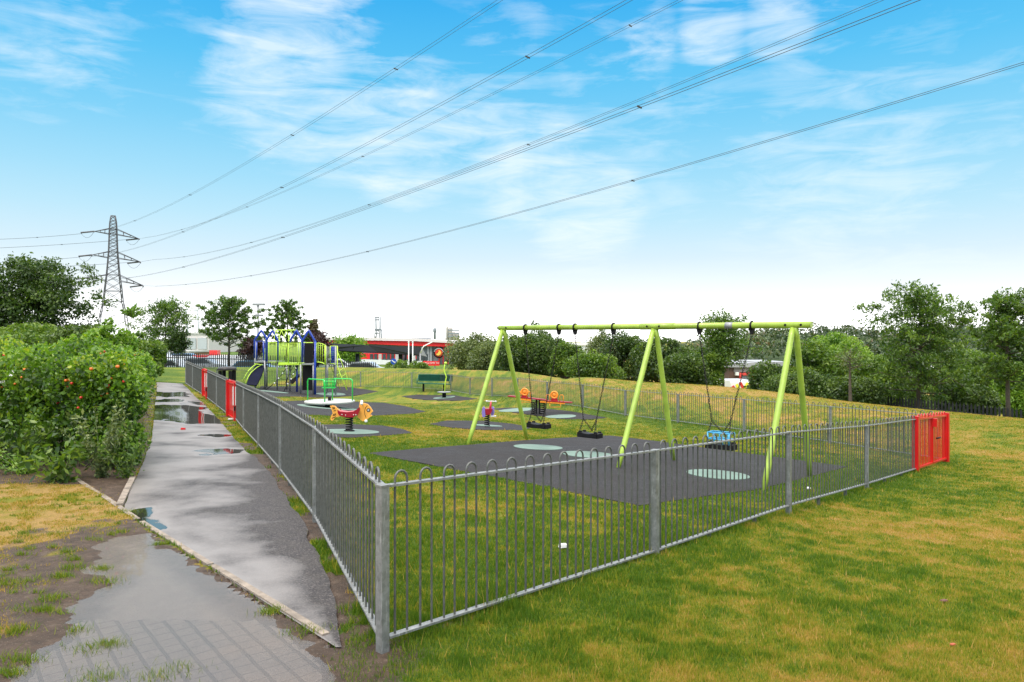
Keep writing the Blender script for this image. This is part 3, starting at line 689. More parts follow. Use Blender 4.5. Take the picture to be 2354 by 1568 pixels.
# ---------------------------------------------------------------- swings
def zat(p, off=0): return Vector((p.x, p.y, g1(p.x, p.y)+off))
FL = [ray(1075, 1022), ray(1212, 1011.5), ray(1420, 1076), ray(1549, 1059), ray(1755, 1127), ray(1862, 1095)]
def midp(a, b): return (a+b)/2
aL, aM, aR = midp(FL[0], FL[1]), midp(FL[2], FL[3]), midp(FL[4], FL[5])
yl, yr = aL.y, aR.y
A0 = P(1157, 754, yl); A2 = P(1826, 747, yr); dirb = (A2-A0).normalized()
A1 = A0+dirb*((aM-A0).dot(dirb))
def bar_at(u):
    # point on the bar seen at column u
    k = (u-UC)/F; t = (A0.x-k*A0.y)/(k*dirb.y-dirb.x); return A0+dirb*t
A1 = bar_at(1505)
def swing_frame():
    T = thing('swing_set', 'lime green steel swing frame with three pairs of sloping legs on the dark play surface', 'swing frame', tuple((A0.x, A0.y, g1(A0.x, A0.y))))
    b = MB(); b.tube([A0-dirb*.10, A2+dirb*.24], .048, 14); tb = b.build('top_bar', LIME, T)
    b = MB(); b.tube([A1-dirb*.26, A1+dirb*.36], .054, 14); b.build('joint_sleeve', LIME, tb)
    for (ap, f0, f1) in ((A0, FL[0], FL[1]), (A1, FL[2], FL[3]), (A2, FL[4], FL[5])):
        for k, f in enumerate((f0, f1)):
            m = MB(); top = ap+dirb*(.02 if k else -.02)-Vector((0, 0, .03)); ft = zat(f, -.03); q = top.lerp(ft, .86)
            m.tube([top, top.lerp(ft, .06), q, ft], [.036, .043, .043, .033], 12); m.build('leg', LIME, T)
        for s_ in (-.11, .11):
            m = MB(); c = ap+dirb*s_; side = Vector((dirb.y, -dirb.x, 0)).normalized(); m.tube([c+side*.045, c+side*.062], .016, 8); m.build('bolt', BLACK, T)
    m = MB(); c = bar_at(1677); m.tube([c-dirb*.06, c+dirb*.06], .0495, 14); m.build('label_plate', GREYP, T)
swing_frame()

def chain(a, b, r=.0042, pitch=.036):
    m = MB(); a, b = Vector(a), Vector(b); d_ = (b-a); L = d_.length; x = d_.normalized(); y = x.orthogonal().normalized(); z = x.cross(y); n = max(2, int(L/pitch))
    for i in range(n):
        c = a+x*(L*(i+.5)/n); s_ = y if i % 2 else z; hl = L/n*.68; hw = .011; pts = []
        for (p, q) in ((-hl+hw, hw), (hl-hw, hw), (hl, 0), (hl-hw, -hw), (-hl+hw, -hw), (-hl, 0)): pts.append(c+x*p+s_*q)
        m.tube(pts, r, 4, closed=True)
    return m
def hanger(T, c):
    m = MB(); m.ring(c, dirb, .058, .014, 16, 6); m.build('bearing', BLACK, T)
    m = MB(); m.prism([(-.045, -.045), (.045, -.045), (.02, -.13), (-.02, -.13)], c, (dirb), (0, 0, 1), Vector((dirb.y, -dirb.x, 0)), .04); m.build('bracket', BLACK, T)
    return c-Vector((0, 0, .13))
def swing(label, u0, u1, seat_u, seat_v, w, cradle=False):
    h0, h1 = bar_at(u0), bar_at(u1); mid = (h0+h1)/2; Y = mid.y; c = P(seat_u, seat_v, Y)
    T = thing('cradle_swing' if cradle else 'swing', label, 'swing', tuple(c), 0, 'swings hanging from the lime green frame')
    e0, e1 = hanger(T, h0), hanger(T, h1); x = dirb; side = Vector((dirb.y, -dirb.x, 0)).normalized()
    # seat
    s_ = MB(); hw = w/2; D = .10; t = .045
    prof = [(-hw, -t), (-hw, t*.7), (-hw+.04, t), (-.05, t*.55), (.05, t*.55), (hw-.04, t), (hw, t*.7), (hw, -t)]
    s_.prism(prof, c, x, (0, 0, 1), side, 2*D-.03); s_.prism([(p[0]*.94, p[1]*.8) for p in prof], c, x, (0, 0, 1), side, 2*D)
    for sx in (-1, 1):
        for sy in (-1, 1): s_.box(c+x*sx*(hw-.05)+side*sy*.06+Vector((0, 0, t+.008)), (.06, .035, .02))
    s_.build('seat', BLACK, T)
    topz = t+.02; j = .20
    if cradle:
        cg = MB(); hx, hy, z0, z1 = hw-.05, .09, .03, .20
        cor = [c+x*sx*hx+side*sy*hy for sx, sy in ((-1, -1), (1, -1), (1, 1), (-1, 1))]
        for q in cor: cg.tube([q+Vector((0, 0, z0)), q+Vector((0, 0, z1))], .012, 6)
        for (q, r_) in zip(cor, cor[1:]+cor[:1]):
            for zz in (z1, (z0+z1)/2-.01): cg.tube([q+Vector((0, 0, zz)), r_+Vector((0, 0, zz))], .012, 6)
        for t_ in (.3, .7):
            for (q, r_) in ((cor[0], cor[1]), (cor[3], cor[2])): w_ = q.lerp(r_, t_); cg.tube([w_+Vector((0, 0, z0)), w_+Vector((0, 0, z1))], .010, 6)
        cg.build('safety_cage', CYAN, T); topz = .20; hwc = hw-.05; j = .16
    else: hwc = hw-.05
    for (e, sg) in ((e0, -1), (e1, 1)):
        low = c+x*sg*hwc*.98+Vector((0, 0, topz+j)); low = low+x*(-sg*.02)
        chain(e, low).build('chain', DARKST, T)
        for q in (c+x*sg*hwc+side*.07, c+x*sg*(hwc-.17)-side*.06):
            chain(low, q+Vector((0, 0, topz))).build('chain', DARKST, T)
swing('black flat rubber swing seat on chains, farthest from the camera', 1208, 1285, 1238.5, 978, .44)
swing('black flat rubber swing seat on chains, middle one of three', 1322, 1410.5, 1356, 999.5, .42)
swing('black cradle swing seat with sky blue safety cage on chains', 1608, 1728.5, 1657.5, 1025, .44, True)

# ---------------------------------------------------------------- springs and rides
def helix(c, r, z0, z1, turns, wr, seg=14):
    m = MB(); n = int(turns*seg); pts = [(c[0]+r*math.cos(2*math.pi*i/seg), c[1]+r*math.sin(2*math.pi*i/seg), z0+(z1-z0)*i/n) for i in range(n+1)]
    m.tube(pts, wr, 6); return m
def fish():
    c = ray(803, 993); s = 1/(5.228*1.6312)*c.y/F; T = thing('fish_springer', 'yellow fish shaped spring rider with crimson seat, white handles and black coil spring', 'spring rider', tuple(c))
    def q(cx, cy): return ((cx-1230)*s, (1345-cy)*s)
    def plate(pts, off, th): m = MB(); m.prism([q(*p) for p in pts], (c.x, c.y+off, c.z), (1, 0, 0), (0, 0, 1), (0, -1, 0), th); return m
    head = [(1440, 760), (1500, 775), (1590, 800), (1650, 862), (1695, 940), (1640, 1000), (1682, 1022), (1600, 1080), (1540, 1130), (1490, 1132), (1390, 1050), (1400, 1010), (1440, 920), (1425, 860)]
    tail = [(858, 832), (900, 826), (950, 838), (1055, 930), (1038, 985), (1065, 1030), (960, 1062), (905, 1120), (880, 1122), (865, 1075), (880, 1030), (910, 975), (885, 900)]
    hd = plate(head, 0, .05).build('head_panel', YELLOW, T); tl = plate(tail, 0, .05).build('tail_panel', YELLOW, T)
    for (x0, y0, x1, y1) in ((895, 862, 950, 866), (905, 890, 960, 885), (925, 930, 975, 920), (915, 1000, 975, 985), (905, 1030, 975, 1005), (890, 1075, 975, 1042)):
        a, b = q(x0, y0), q(x1, y1); st = MB(); st.beam((c.x+a[0], c.y-.027, c.z+a[1]), (c.x+b[0], c.y-.027, c.z+b[1]), .006, .011); st.build('fin_stripe', BLACK, tl)
    g = MB(); g.tube([(c.x+q(*p)[0], c.y-.027, c.z+q(*p)[1]) for p in ((1590, 825), (1552, 870), (1535, 930), (1540, 1000), (1562, 1060))], .005, 6); g.build('gill_line', BLACK, hd)
    e = q(1610, 915)
    for (rr, m_, o_) in ((.040, BLACK, .028), (.026, GREYP, .033), (.010, WHITE, .037)):
        k = MB(); k.tube([(c.x+e[0], c.y-.02, c.z+e[1]), (c.x+e[0], c.y-o_, c.z+e[1])], rr, 16); k.build('eye', m_, hd)
    for off in (-.11, .11):
        plate([(1022, 900), (1075, 935), (1200, 950), (1330, 935), (1410, 885), (1455, 848), (1462, 900), (1425, 990), (1330, 1047), (1240, 1047), (1150, 1040), (1060, 1015), (1030, 960)], off, .03).build('side_panel', CRIM, T)
    m = MB(); a, b = q(1060, 935), q(1400, 935); m.prism([q(1040, 925), q(1200, 945), q(1340, 930), q(1440, 870), q(1440, 895), q(1340, 955), q(1200, 968), q(1045, 950)], c, (1, 0, 0), (0, 0, 1), (0, -1, 0), .19); m.build('seat', mat('pale_red_seat', (.55, .12, .12), .4), T)
    for (cx, cy) in ((1475, 775), (1560, 1115)):
        p = q(cx, cy); m = MB(); m.tube([(c.x+p[0]-.035, c.y+.16, c.z+p[1]+.01), (c.x+p[0]+.03, c.y-.16, c.z+p[1]-.0)], .014, 8)
        m.sphere((c.x+p[0]+.03, c.y-.17, c.z+p[1]), .032, 10); m.sphere((c.x+p[0]-.035, c.y+.17, c.z+p[1]+.01), .032, 10); m.build('handle', WHITE, T)
    for (cx, cy) in ((1115, 990), (1185, 1000), (1340, 995), (1385, 995)):
        p = q(cx, cy); m = MB(); m.tube([(c.x+p[0], c.y-.124, c.z+p[1]), (c.x+p[0], c.y-.135, c.z+p[1])], .010, 8); m.build('bolt', WHITE, T)
    helix(c, .068, c.z+.03, c.z+.30, 5.5, .014).build('coil_spring', BLACK, T)
    m = MB(); m.lathe([(.11, .018), (.11, .03), (.08, .045)], c, 16); m.build('base_plate', BLACK, T)
fish()
def purple():
    c = ray(1119.5, 981); s = 1/(5.6*1.6312)*c.y/F; T = thing('small_springer', 'small purple and red spring rider with white handlebar on black coil spring', 'spring rider', tuple(c))
    def w(cx, cy, dy=0): return Vector((c.x+(cx-320)*s, c.y+dy, c.z+(1095-cy)*s))
    for (pts, off) in (([(215, 780), (225, 700), (255, 672), (280, 700), (290, 860), (255, 890), (225, 870)], -.05), ([(400, 860), (420, 700), (440, 675), (470, 700), (475, 800), (450, 870), (420, 890)], .05)):
        m = MB(); m.prism([((p[0]-320)*s, (1095-p[1])*s) for p in pts], (c.x, c.y+off, c.z), (1, 0, 0), (0, 0, 1), (0, -1, 0), .16); m.build('side_panel', PURPLE, T)
    m = MB(); m.prism([((p[0]-320)*s, (1095-p[1])*s) for p in ((275, 715), (440, 715), (430, 760), (385, 835), (300, 835), (280, 760))], c, (1, 0, 0), (0, 0, 1), (0, -1, 0), .22); m.build('seat', CRIM, T)
    m = MB(); m.tube([w(385, 740), w(405, 560)], [.035, .018], 8); m.build('neck', mat('pink_red', (.6, .05, .08), .4), T)
    m = MB(); m.tube([w(300, 558), w(510, 565)], .012, 8); m.sphere(w(310, 558), .022, 8); m.sphere(w(503, 565), .022, 8); m.build('handlebar', WHITE, T)
    m = MB(); m.tube([w(400, 868, -.1), w(505, 865, -.1)], .012, 8); m.sphere(w(500, 865, -.1), .02, 8); m.build('footrest', WHITE, T)
    helix(c, .062, c.z+.03, c.z+255*s, 5.5, .013).build('coil_spring', BLACK, T)
purple()

def seesaw():
    c = ray(1237, 952.5); s = 1/(5.6*1.6312)*c.y/F; T = thing('double_spring_seesaw', 'red and orange seesaw with two spoked wheel panels on twin black springs', 'seesaw', tuple(c)); cz = 865
    dv = Vector((1, -.30, 0)).normalized()   # right end nearer
    def w(cx, cy, dy=0):
        a = (cx-1440)*s; return Vector((c.x+a, c.y-.26*a+dy, c.z+(cz-cy)*s+.0))
    m = MB()
    for a, b in (((820, 490), (1290, 528)), ((1290, 528), (1620, 560)), ((1620, 575), (2140, 602))):
        m.beam(w(*a), w(*b), .26, .035)
    m.build('seat_board', CRIM, T)
    for (x0, x1, y0) in ((985, 1285, 560), (1480, 1990, 612)):
        for dy in (-.11, .11): m = MB(); m.beam(w(x0, y0-18, dy), w(x1, y0+8, dy), .03, .05); m.build('frame_rail', ORANGE, T)
    for (cx, cy, hh) in ((1160, 400, 190), (1775, 452, 200)):
        cc = w(cx, cy); pl = MB(); pl.ring(cc, (.26, 1, 0), .115, .03, 18, 8)
        for k in range(6):
            t = math.pi*k/6; r_ = Vector((math.cos(t), -.26*math.cos(t), math.sin(t)))*.11; pl.tube([cc-r_, cc+r_], .014, 6)
        o = pl.build('wheel_panel', ORANGE, T)
        pb = MB(); pb.prism([(-.13, 0), (.13, 0), (.10, .10), (-.09, .10)], w(cx, cy+130), (1, -.26, 0), (0, 0, 1), (.26, 1, 0), .06); pb.build('panel_base', CRIM, T)
    for (cx, cy) in ((1040, 380), (1240, 380), (1640, 440), (1920, 440)):
        m = MB(); a = w(cx-38, cy+170, -.12); m.tube([a, w(cx-38, cy+30, -.12), w(cx-20, cy+5, -.12), w(cx+20, cy+5, -.12), w(cx+36, cy+30, -.12), w(cx+36, cy+170, -.12)], .014, 6); m.build('handle', ORANGE, T)
    for x0, x1, y0 in ((1080, 1290, 610), (1680, 1900, 700)):
        m = MB(); m.tube([w(x0, y0-70, -.16), w(x0, y0, -.16), w(x1, y0-6, -.16), w(x1, y0-70, -.16)], .012, 6); m.build('footrest', ORANGE, T)
    for cx in (1340, 1545):
        cc = w(cx, 865); helix(cc, .085, cc.z, w(cx, 605).z, 6, .017).build('coil_spring', BLACK, T)
    m = MB()
    for cx in (1408, 1468): p0, p1 = w(cx, 855), w(cx, 560); m = MB(); m.beam(p0, p1, .07, .08); m.build('centre_post', BLACK, T)
seesaw()

def roundabout():
    c = ray(758, 936.5); s = 1/(5.228*1.6312)*c.y/F; T = thing('roundabout', 'small green railed roundabout with pale round deck and basket seat on green circle', 'roundabout', tuple(c))
    z0 = (935-800)*s-.0; Rr = 485*s
    m = MB(); m.lathe([(Rr*.5, z0-.10), (Rr-.02, z0-.075), (Rr, z0-.05), (Rr, z0-.012), (Rr-.02, z0), (.0, z0)], c, 40); m.build('deck', mat('pale_deck', (.50, .48, .46), .35, 0, .15, 8), T)
    m = MB(); m.lathe([(.16, -.0), (.16, z0-.09)], c, 16); m.build('pivot', BLACK, T)
    H = (800-378)*s; r = .022
    def rail(a, b, hgt=H):
        a, b = Vector(a), Vector(b); d_ = (b-a); u_ = d_.normalized(); k = .09; up = Vector((0, 0, 1))
        pts = [a, a+up*(hgt-k), a+up*(hgt-k*.3)+u_*k*.3, a+up*hgt+u_*k, b+up*hgt-u_*k, b+up*(hgt-k*.3)-u_*k*.3, b+up*(hgt-k), b]
        m_ = MB(); m_.tube(pts, r, 8); m_.build('rail', GREEN, T)
    base = c+Vector((0, 0, z0)); fr = Vector((0, -Rr*.80, 0)); lf = Vector((-Rr*.92, .08, 0)); rt = Vector((Rr*.93, -.05, 0)); bk = Vector((0.02, Rr*.35, 0))
    rail(base+lf, base+fr); rail(base+bk, base+rt)
    # basket seat
    x0, x1, xb0, xb1 = -.24, .17, -.20, .14; zt, zb = H, H-.28*1.05
    b = MB(); yb = .12
    for t in np.linspace(0, 1, 9):
        p = Vector((x0*(1-t)+x1*t, yb, zt)); q = Vector((xb0*(1-t)+xb1*t, yb-.06, zb)); b.tube([base+p, base+q], .012 if t not in (0, 1) else .018, 6)
    for t in (.0, .35, .7, 1): b.tube([base+Vector((x0*(1-t)+xb0*t, yb-.06*t-.02, zt*(1-t)+zb*t)), base+Vector((x1*(1-t)+xb1*t, yb-.06*t-.02, zt*(1-t)+zb*t))], .012, 6)
    b.box(base+Vector((-.03, yb-.1, zb)), (.44, .20, .02)); b.build('basket_seat', GREEN, T)
    m = MB(); m.box(base+Vector((0, -.02, .06)), (.09, .09, .12)); m.build('hub', BLACK, T)
roundabout()

def spinner():
    c = ray(1021, 914.5); s = 1/(2.613*1.6312)*c.y/F; T = thing('spinning_pole', 'lime wavy pole spinner with small foot disc beside the green bench', 'spinner', tuple(c))
    def w(cx, cy): return Vector((c.x+(cx-1608)*s, c.y, c.z+(1025-cy)*s))
    m = MB(); m.tube([w(1612, 968), w(1618, 880), w(1630, 820), w(1612, 770), w(1608, 735), w(1618, 690)], .028, 8); m.build('pole', LIME2, T)
    m = MB(); m.sphere(w(1622, 686), .075, 10); m.build('knob', LIME2, T)
    m = MB(); m.lathe([(.32, (1025-974)*s), (.36, (1025-968)*s), (.30, (1025-964)*s)], c, 18); m.build('foot_disc', GREYP, T)
    m = MB(); m.lathe([(.10, 0), (.10, (1025-974)*s)], c, 12); m.build('stem', BLACK, T)
spinner()
def bench():
    c = ray(998, 899.5); s = 1/(2.613*1.6312)*c.y/F; T = thing('park_bench', 'dark green mesh metal park bench below the grass bank', 'bench', tuple(c))
    def w(cx, cy, dy=0): return Vector((c.x+(cx-1500)*s, c.y+dy, c.z+(960-cy)*s))
    m = MB()
    for k in range(7): zz = 800+k*9; m.beam(w(1345, zz, .1), w(1680, zz+4, .1), .03, .09*s*100*.012+.075)
    m.build('backrest', BENCHG, T)
    m = MB()
    for k in range(4): m.beam(w(1330, 877, -.3+k*.1), w(1665, 890, -.3+k*.1), .085, .04)
    m.build('seat', BENCHG, T)
    for cx in (1398, 1600):
        m = MB(); m.beam(w(cx, 960, -.1), w(cx, 885, -.1), .10, .09); m.build('leg', BLACK, T)
    for cx in (1340, 1655):
        m = MB(); m.tube([w(cx, 880, -.3), w(cx, 845, -.3), w(cx, 840, .1), w(cx+5, 800, .1)], .025, 6); m.build('armrest', BENCHG, T)
bench()
def litter_bin():
    c = P(522, 842, 21.5); gz = g1(c.x, c.y); T = thing('litter_bin', 'black domed litter bin with open sides behind the path fence', 'bin', (c.x, c.y, gz)); t = c.z-gz; o = (c.x, c.y, gz)
    m = MB(); m.lathe([(.20, .02), (.23, t-.42)], o, 18); m.build('body', BLACK, T)
    m = MB(); m.lathe([(.26, t-.12), (.27, t-.08), (.255, t-.04), (.20, t-.015), (.0, t)], o, 20); m.build('lid', mat('grey_black_lid', (.05, .045, .045), .35), T)
    for a in range(4):
        an = R(45+a*90); m = MB(); m.box((c.x+.21*math.cos(an), c.y+.21*math.sin(an), gz+t-.28), (.08, .08, .3), Matrix.Rotation(an, 3, 'Z')); m.build('support', BLACK, T)
litter_bin()

def climber():
    b0 = ray((920+1015/4.9)/1.6312, (1200+1352/4.9)/1.6312); YF = b0.y
    T = thing('climbing_unit', 'blue and lime climbing unit with gabled towers, slide, rope net and ladder', 'climbing frame', tuple(b0))
    def Q(cx, cy, dy=0): return P((920+cx/4.9)/1.6312, (1200+cy/4.9)/1.6312, YF+dy)
    def gz(p): return g1(p.x, p.y)
    def tb(name, pts, r, m, n=8): o = MB(); o.tube(pts, r, n); return o.build(name, m, T)
    rel = YF
    # posts: cx, cy top, depth offset, lower grey; blue upper part
    for (cx, ct, dy, m) in ((178, 385, 1.2, GREYP), (358, 750, 1.0, GREYP), (395, 830, 2.0, GREYP), (585, 750, 1.2, GREYP), (760, 830, 2.0, GREYP), (818, 830, 1.0, GREYP),
                            (1018, 820, .0, GREYP), (1250, 820, -.05, GREYP), (1482, 480, .3, GREYP), (1660, 480, .3, GREYP), (1640, 820, 1.3, GREYP), (1505, 820, 1.3, GREYP)):
        t = Q(cx, ct, dy); tb('post', [(t.x, t.y, gz(t)-.03), t], .045, m)
    for (cx, dy, c2) in ((1283, -.1, 400), (948, 1.0, 830)):
        t = Q(cx, c2, dy); tb('post', [(t.x, t.y, gz(t)-.03), t], .052, BLUE)
    # gable arches
    def arch(l, a, r_, dy, bl, br):
        pts = [Q(l[0], bl, dy), Q(l[0], l[1], dy), Q(l[0]+(a[0]-l[0])*.9, a[1]+(l[1]-a[1])*.10, dy), Q(a[0], a[1], dy), Q(r_[0]+(a[0]-r_[0])*.9, a[1]+(r_[1]-a[1])*.10, dy), Q(r_[0], r_[1], dy), Q(r_[0], br, dy)]
        tb('gable_arch', pts, .055, BLUE)
    arch((172, 370), (295, 190), (395, 350), 1.2, 700, 760); arch((385, 375), (500, 192), (600, 380), 1.0, 760, 750)
    arch((820, 385), (940, 190), (1040, 375), .6, 420, 780); arch((1045, 390), (1165, 192), (1290, 405), -.05, 780, 800)
    for (cx, dy, b_) in ((205, 2.1, 730), (335, 2.1, 730), (1085, 1.0, 760)): tb('post', [Q(cx, 400, dy), Q(cx, b_, dy)], .045, BLUE)
    tb('cross_bar', [Q(172, 390, 1.2), Q(385, 390, 1.2)], .02, BLUE)
    # roof lattice
    tb('roof_ridge', [Q(500, 186, 1.0), Q(935, 186, .6)], .028, LIME2)
    for i in range(4):
        x0 = 575+i*88
        for (a, b_) in ((x0, x0-50), (x0, x0+60)): tb('roof_bar', [Q(a, 190, .8), Q((a+b_)/2+(b_-a)*.28, 300, .7), Q(b_, 375, .55), Q(b_+(12 if b_ < a else -12), 402, .5)], .014, LIME2, 6)
    # decks
    for (x0, x1, y0, y1, d0, d1, m) in ((165, 600, 757, 782, 1.0, 2.2, GREYP), (172, 345, 784, 812, 1.05, 2.15, BLACK), (605, 1020, 792, 826, .5, 1.5, LIME2), (1035, 1262, 800, 824, -.1, 1.0, GREYP), (1495, 1690, 803, 824, .3, 1.3, GREYP)):
        a, b_ = Q(x0, y0, d0), Q(x1, y1, d0); o = MB(); o.box(((a.x+b_.x)/2, YF+(d0+d1)/2, (a.z+b_.z)/2), (b_.x-a.x, d1-d0, a.z-b_.z)); o.build('platform', m, T)
    def barpanel(x0, x1, y0, y1, dy, n, m=LIME2, r=.009, fr=.017, zig=False, name='railing'):
        o = MB(); c_ = [Q(x0, y0, dy), Q(x1, y0, dy), Q(x1, y1, dy), Q(x0, y1, dy)]
        for i in range(4): o.tube([c_[i], c_[(i+1) % 4]], fr, 6)
        for i in range(1, n):
            t = i/n; a = c_[0].lerp(c_[1], t); b_ = c_[3].lerp(c_[2], t)
            if zig: s_ = (c_[1]-c_[0])/n*1.3; o.tube([a, b_+s_*(1 if i % 2 else -1)], r, 5); o.tube([a, b_-s_*(1 if i % 2 else -1)], r, 5)
            else: o.tube([a, b_], r, 5)
        return o.build(name, m, T)
    barpanel(425, 575, 415, 775, .9, 6); barpanel(622, 785, 425, 790, .6, 6, zig=True); barpanel(800, 955, 425, 800, .5, 6); barpanel(992, 1025, 415, 820, .45, 1)
    barpanel(975, 1000, 430, 800, 1.4, 1, mat('pale_lime', (.4, .5, .25), .5)); barpanel(1500, 1560, 500, 800, .35, 4, GREYP); barpanel(1560, 1695, 480, 800, .3, 1, LIME2, fr=.018)
    for k in range(4): barpanel(200+k*0, 345, 700-k*0, 760, 2.1, 9, GREYP) if k == 0 else None
    def slab(pts, dy, th, m, name): o = MB(); vs = [Q(x, y, dy) for (x, y) in pts]; n = len(vs); o.add([v-Vector((0, th/2, 0)) for v in vs]+[v+Vector((0, th/2, 0)) for v in vs], [list(range(n))[::-1], list(range(n, 2*n))]+[(i, (i+1) % n, n+(i+1) % n, n+i) for i in range(n)]); return o.build(name, m, T)
    slab([(1085, 432), (1240, 432), (1240, 792), (1085, 792)], .6, .04, BLACK, 'back_panel'); slab([(1048, 830), (1235, 830), (1235, 1290), (1048, 1290)], .25, .04, BLACK, 'climbing_panel')
    tb('panel_top_rail', [Q(1060, 418, .6), Q(1245, 418, .6)], .025, LIME2)
    # net panel of the small tower
    o = MB()
    for i in range(6): o.tube([Q(1565+i*19, 480, .7), Q(1565+i*19, 800, .7)], .014, 5)
    for i in range(7): o.tube([Q(1560, 495+i*48, .7), Q(1665, 495+i*48, .7)], .014, 5)
    o.build('net_panel', BLUE, T); slab([(1580, 500), (1655, 500), (1655, 570), (1580, 570)], .75, .03, BLUE, 'panel'); slab([(1580, 660), (1655, 660), (1655, 730), (1580, 730)], .75, .03, BLUE, 'panel')
    # arched bridge
    top = [(1312, 425), (1360, 425), (1420, 440), (1470, 465), (1484, 485)]; bot = [(1312, 775), (1360, 775), (1420, 790), (1470, 815), (1484, 825)]
    for dy in (-.05, .75):
        o = MB(); o.tube([Q(*p, dy) for p in top], .022, 6); o.tube([Q(*p, dy) for p in bot], .03, 6); o.tube([Q(1314, 425, dy), Q(1314, 775, dy)], .024, 6); o.tube([Q(1470, 470, dy), Q(1470, 815, dy)], .05, 6)
        o.tube([Q(1330, 465, dy), Q(1450, 480, dy)], .014, 6)
        for cx in (1350, 1385, 1420): o.tube([Q(cx, 430, dy), Q(cx, 785, dy)], .013, 5)
        o.build('bridge_railing', LIME2, T)
    o = MB(); vs = []
    for (x, y) in ((1305, 782), (1360, 780), (1420, 795), (1480, 822), (1420, 818), (1360, 822), (1325, 850), (1305, 890)):
        vs += [Q(x, y, -.02), Q(x, y, .75)]
    n = 8; o.add(vs, [[2*i for i in range(n)], [2*i+1 for i in range(n)][::-1]]+[(2*i, 2*i+1, (2*i+3) % 16, (2*i+2) % 16) for i in range(n)]); o.build('bridge_deck', BLACK, T)
    # ladder
    o = MB()
    L1 = [Q(1690, 480, .2), Q(1692, 840, .2), Q(1745, 1000, .1), Q(1868, 1290, .0)]; L2 = [Q(1700, 600, .9), Q(1778, 800, .9), Q(1850, 1000, .9), Q(1868, 1050, .9), Q(1862, 1290, .9)]
    o.tube(L1, .022, 6); o.tube(L2, .018, 6)
    for (a, b_) in (((1735, 930), (1805, 880)), ((1770, 1040), (1845, 995)), ((1680, 1015), (1725, 980)), ((1640, 820), (1690, 790))): o.tube([Q(*a, .1), Q(*b_, .9)], .015, 5)
    o.build('ladder', LIME2, T)
    o = MB(); o.tube([Q(1560, 840, 1.2), Q(1640, 1020, 1.2), Q(1750, 1290, 1.2)], .02, 6)
    for y in (850, 935, 1048, 1160): o.tube([Q(1560+(y-840)*.42, y, 1.2), Q(1560+(y-840)*.42+110, y, .5)], .014, 5)
    o.build('rear_ladder', mat('olive_rail', (.3, .4, .05), .5), T)
    # slide
    o = MB(); ed = [((178, 838), (345, 838), 1.1), ((120, 930), (335, 900), .8), ((70, 1040), (290, 1030), .45), ((30, 1150), (225, 1160), .15), ((20, 1180), (200, 1200), .0), ((160, 1262), (215, 1262), -.1)]
    vs = []
    for (a, b_, dy) in ed[:5]: vs += [Q(*a, dy), Q(*b_, dy)]
    m2 = len(vs); vs += [v-Vector((0, -.06, .05)) for v in vs]
    fs = [(2*i, 2*i+1, 2*i+3, 2*i+2) for i in range(4)]+[(m2+2*i+2, m2+2*i+3, m2+2*i+1, m2+2*i) for i in range(4)]+[(2*i, 2*i+2, m2+2*i+2, m2+2*i) for i in range(4)]+[(2*i+3, 2*i+1, m2+2*i+1, m2+2*i+3) for i in range(4)]+[(0, m2, m2+1, 1), (8, 9, m2+9, m2+8)]
    o.add(vs, fs); o.build('slide', NAVY, T)
    for pts in ([(200, 812), (130, 860), (60, 930), (5, 1010), (-50, 1130)], [(300, 822), (200, 880), (110, 960), (50, 1050), (5, 1160)], [(170, 805), (320, 825)]):
        tb('slide_handrail', [Q(x, y, 1.0-.2*i) for i, (x, y) in enumerate(pts)], .022, LIME2, 6)
    # rope net
    ropes = [[(775, 830), (750, 885), (685, 980), (612, 1072), (535, 1160), (335, 1315)], [(945, 840), (928, 890), (882, 995), (842, 1085), (778, 1175), (690, 1345)], [(865, 870), (800, 1020), (740, 1160)]]
    for rp_ in ropes: tb('net_rope', [Q(x, y, .6-i*.12) for i, (x, y) in enumerate(rp_)], .018, BLACK, 6)
    for i in range(1, 5): a, b_ = ropes[0][i], ropes[1][i]; c_ = ((a[0]+b_[0])/2, (a[1]+b_[1])/2+22); tb('net_rope', [Q(*a, .5-i*.1), Q(*c_, .5-i*.1), Q(*b_, .5-i*.1)], .014, BLACK, 6)
    for rp_ in ropes[:2]:
        for (x, y) in rp_[1:]: o = MB(); i = rp_.index((x, y)); o.sphere(Q(x, y, .55-i*.12), .038, 8); o.build('net_knot', WHITE, T)
    slab([(840, 1110), (990, 990), (1000, 1030), (860, 1180)], 1.3, .3, mat('brown_ramp', (.07, .05, .045), .6), 'ramp')
climber()

# ---------------------------------------------------------------- trees and shrubs
def ldir(n, up=0.):
    d_ = rng.normal(0, 1, (n, 3)); d_[:, 2] += up; return d_/np.linalg.norm(d_, axis=1)[:, None]
def leafmesh(name, C, L, m, parent, up=0., asp=.55, vv=None):
    n = len(C); L = L*(.5+.95*rng.random(n)); D = ldir(n, up)*(L/2)[:, None]; N = rng.normal(0, 1, (n, 3)); Sd = np.cross(D, N); Sd /= (np.linalg.norm(Sd, axis=1)[:, None]+1e-9); Sd *= (L*asp/2)[:, None]
    V = np.empty((n, 4, 3)); V[:, 0] = C-D; V[:, 1] = C+Sd; V[:, 2] = C+D; V[:, 3] = C-Sd
    v = rng.random(n) if vv is None else np.clip(vv+rng.normal(0, .18, n), 0, 1)
    return npmesh(name, V.reshape(-1, 3), 4, m, parent, None, dict(v=v))
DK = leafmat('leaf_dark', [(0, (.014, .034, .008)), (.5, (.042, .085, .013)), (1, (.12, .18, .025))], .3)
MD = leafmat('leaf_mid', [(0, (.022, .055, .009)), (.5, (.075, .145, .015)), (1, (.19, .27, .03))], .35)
LT = leafmat('leaf_light', [(0, (.05, .12, .012)), (.5, (.13, .25, .02)), (1, (.26, .36, .05))], .35)
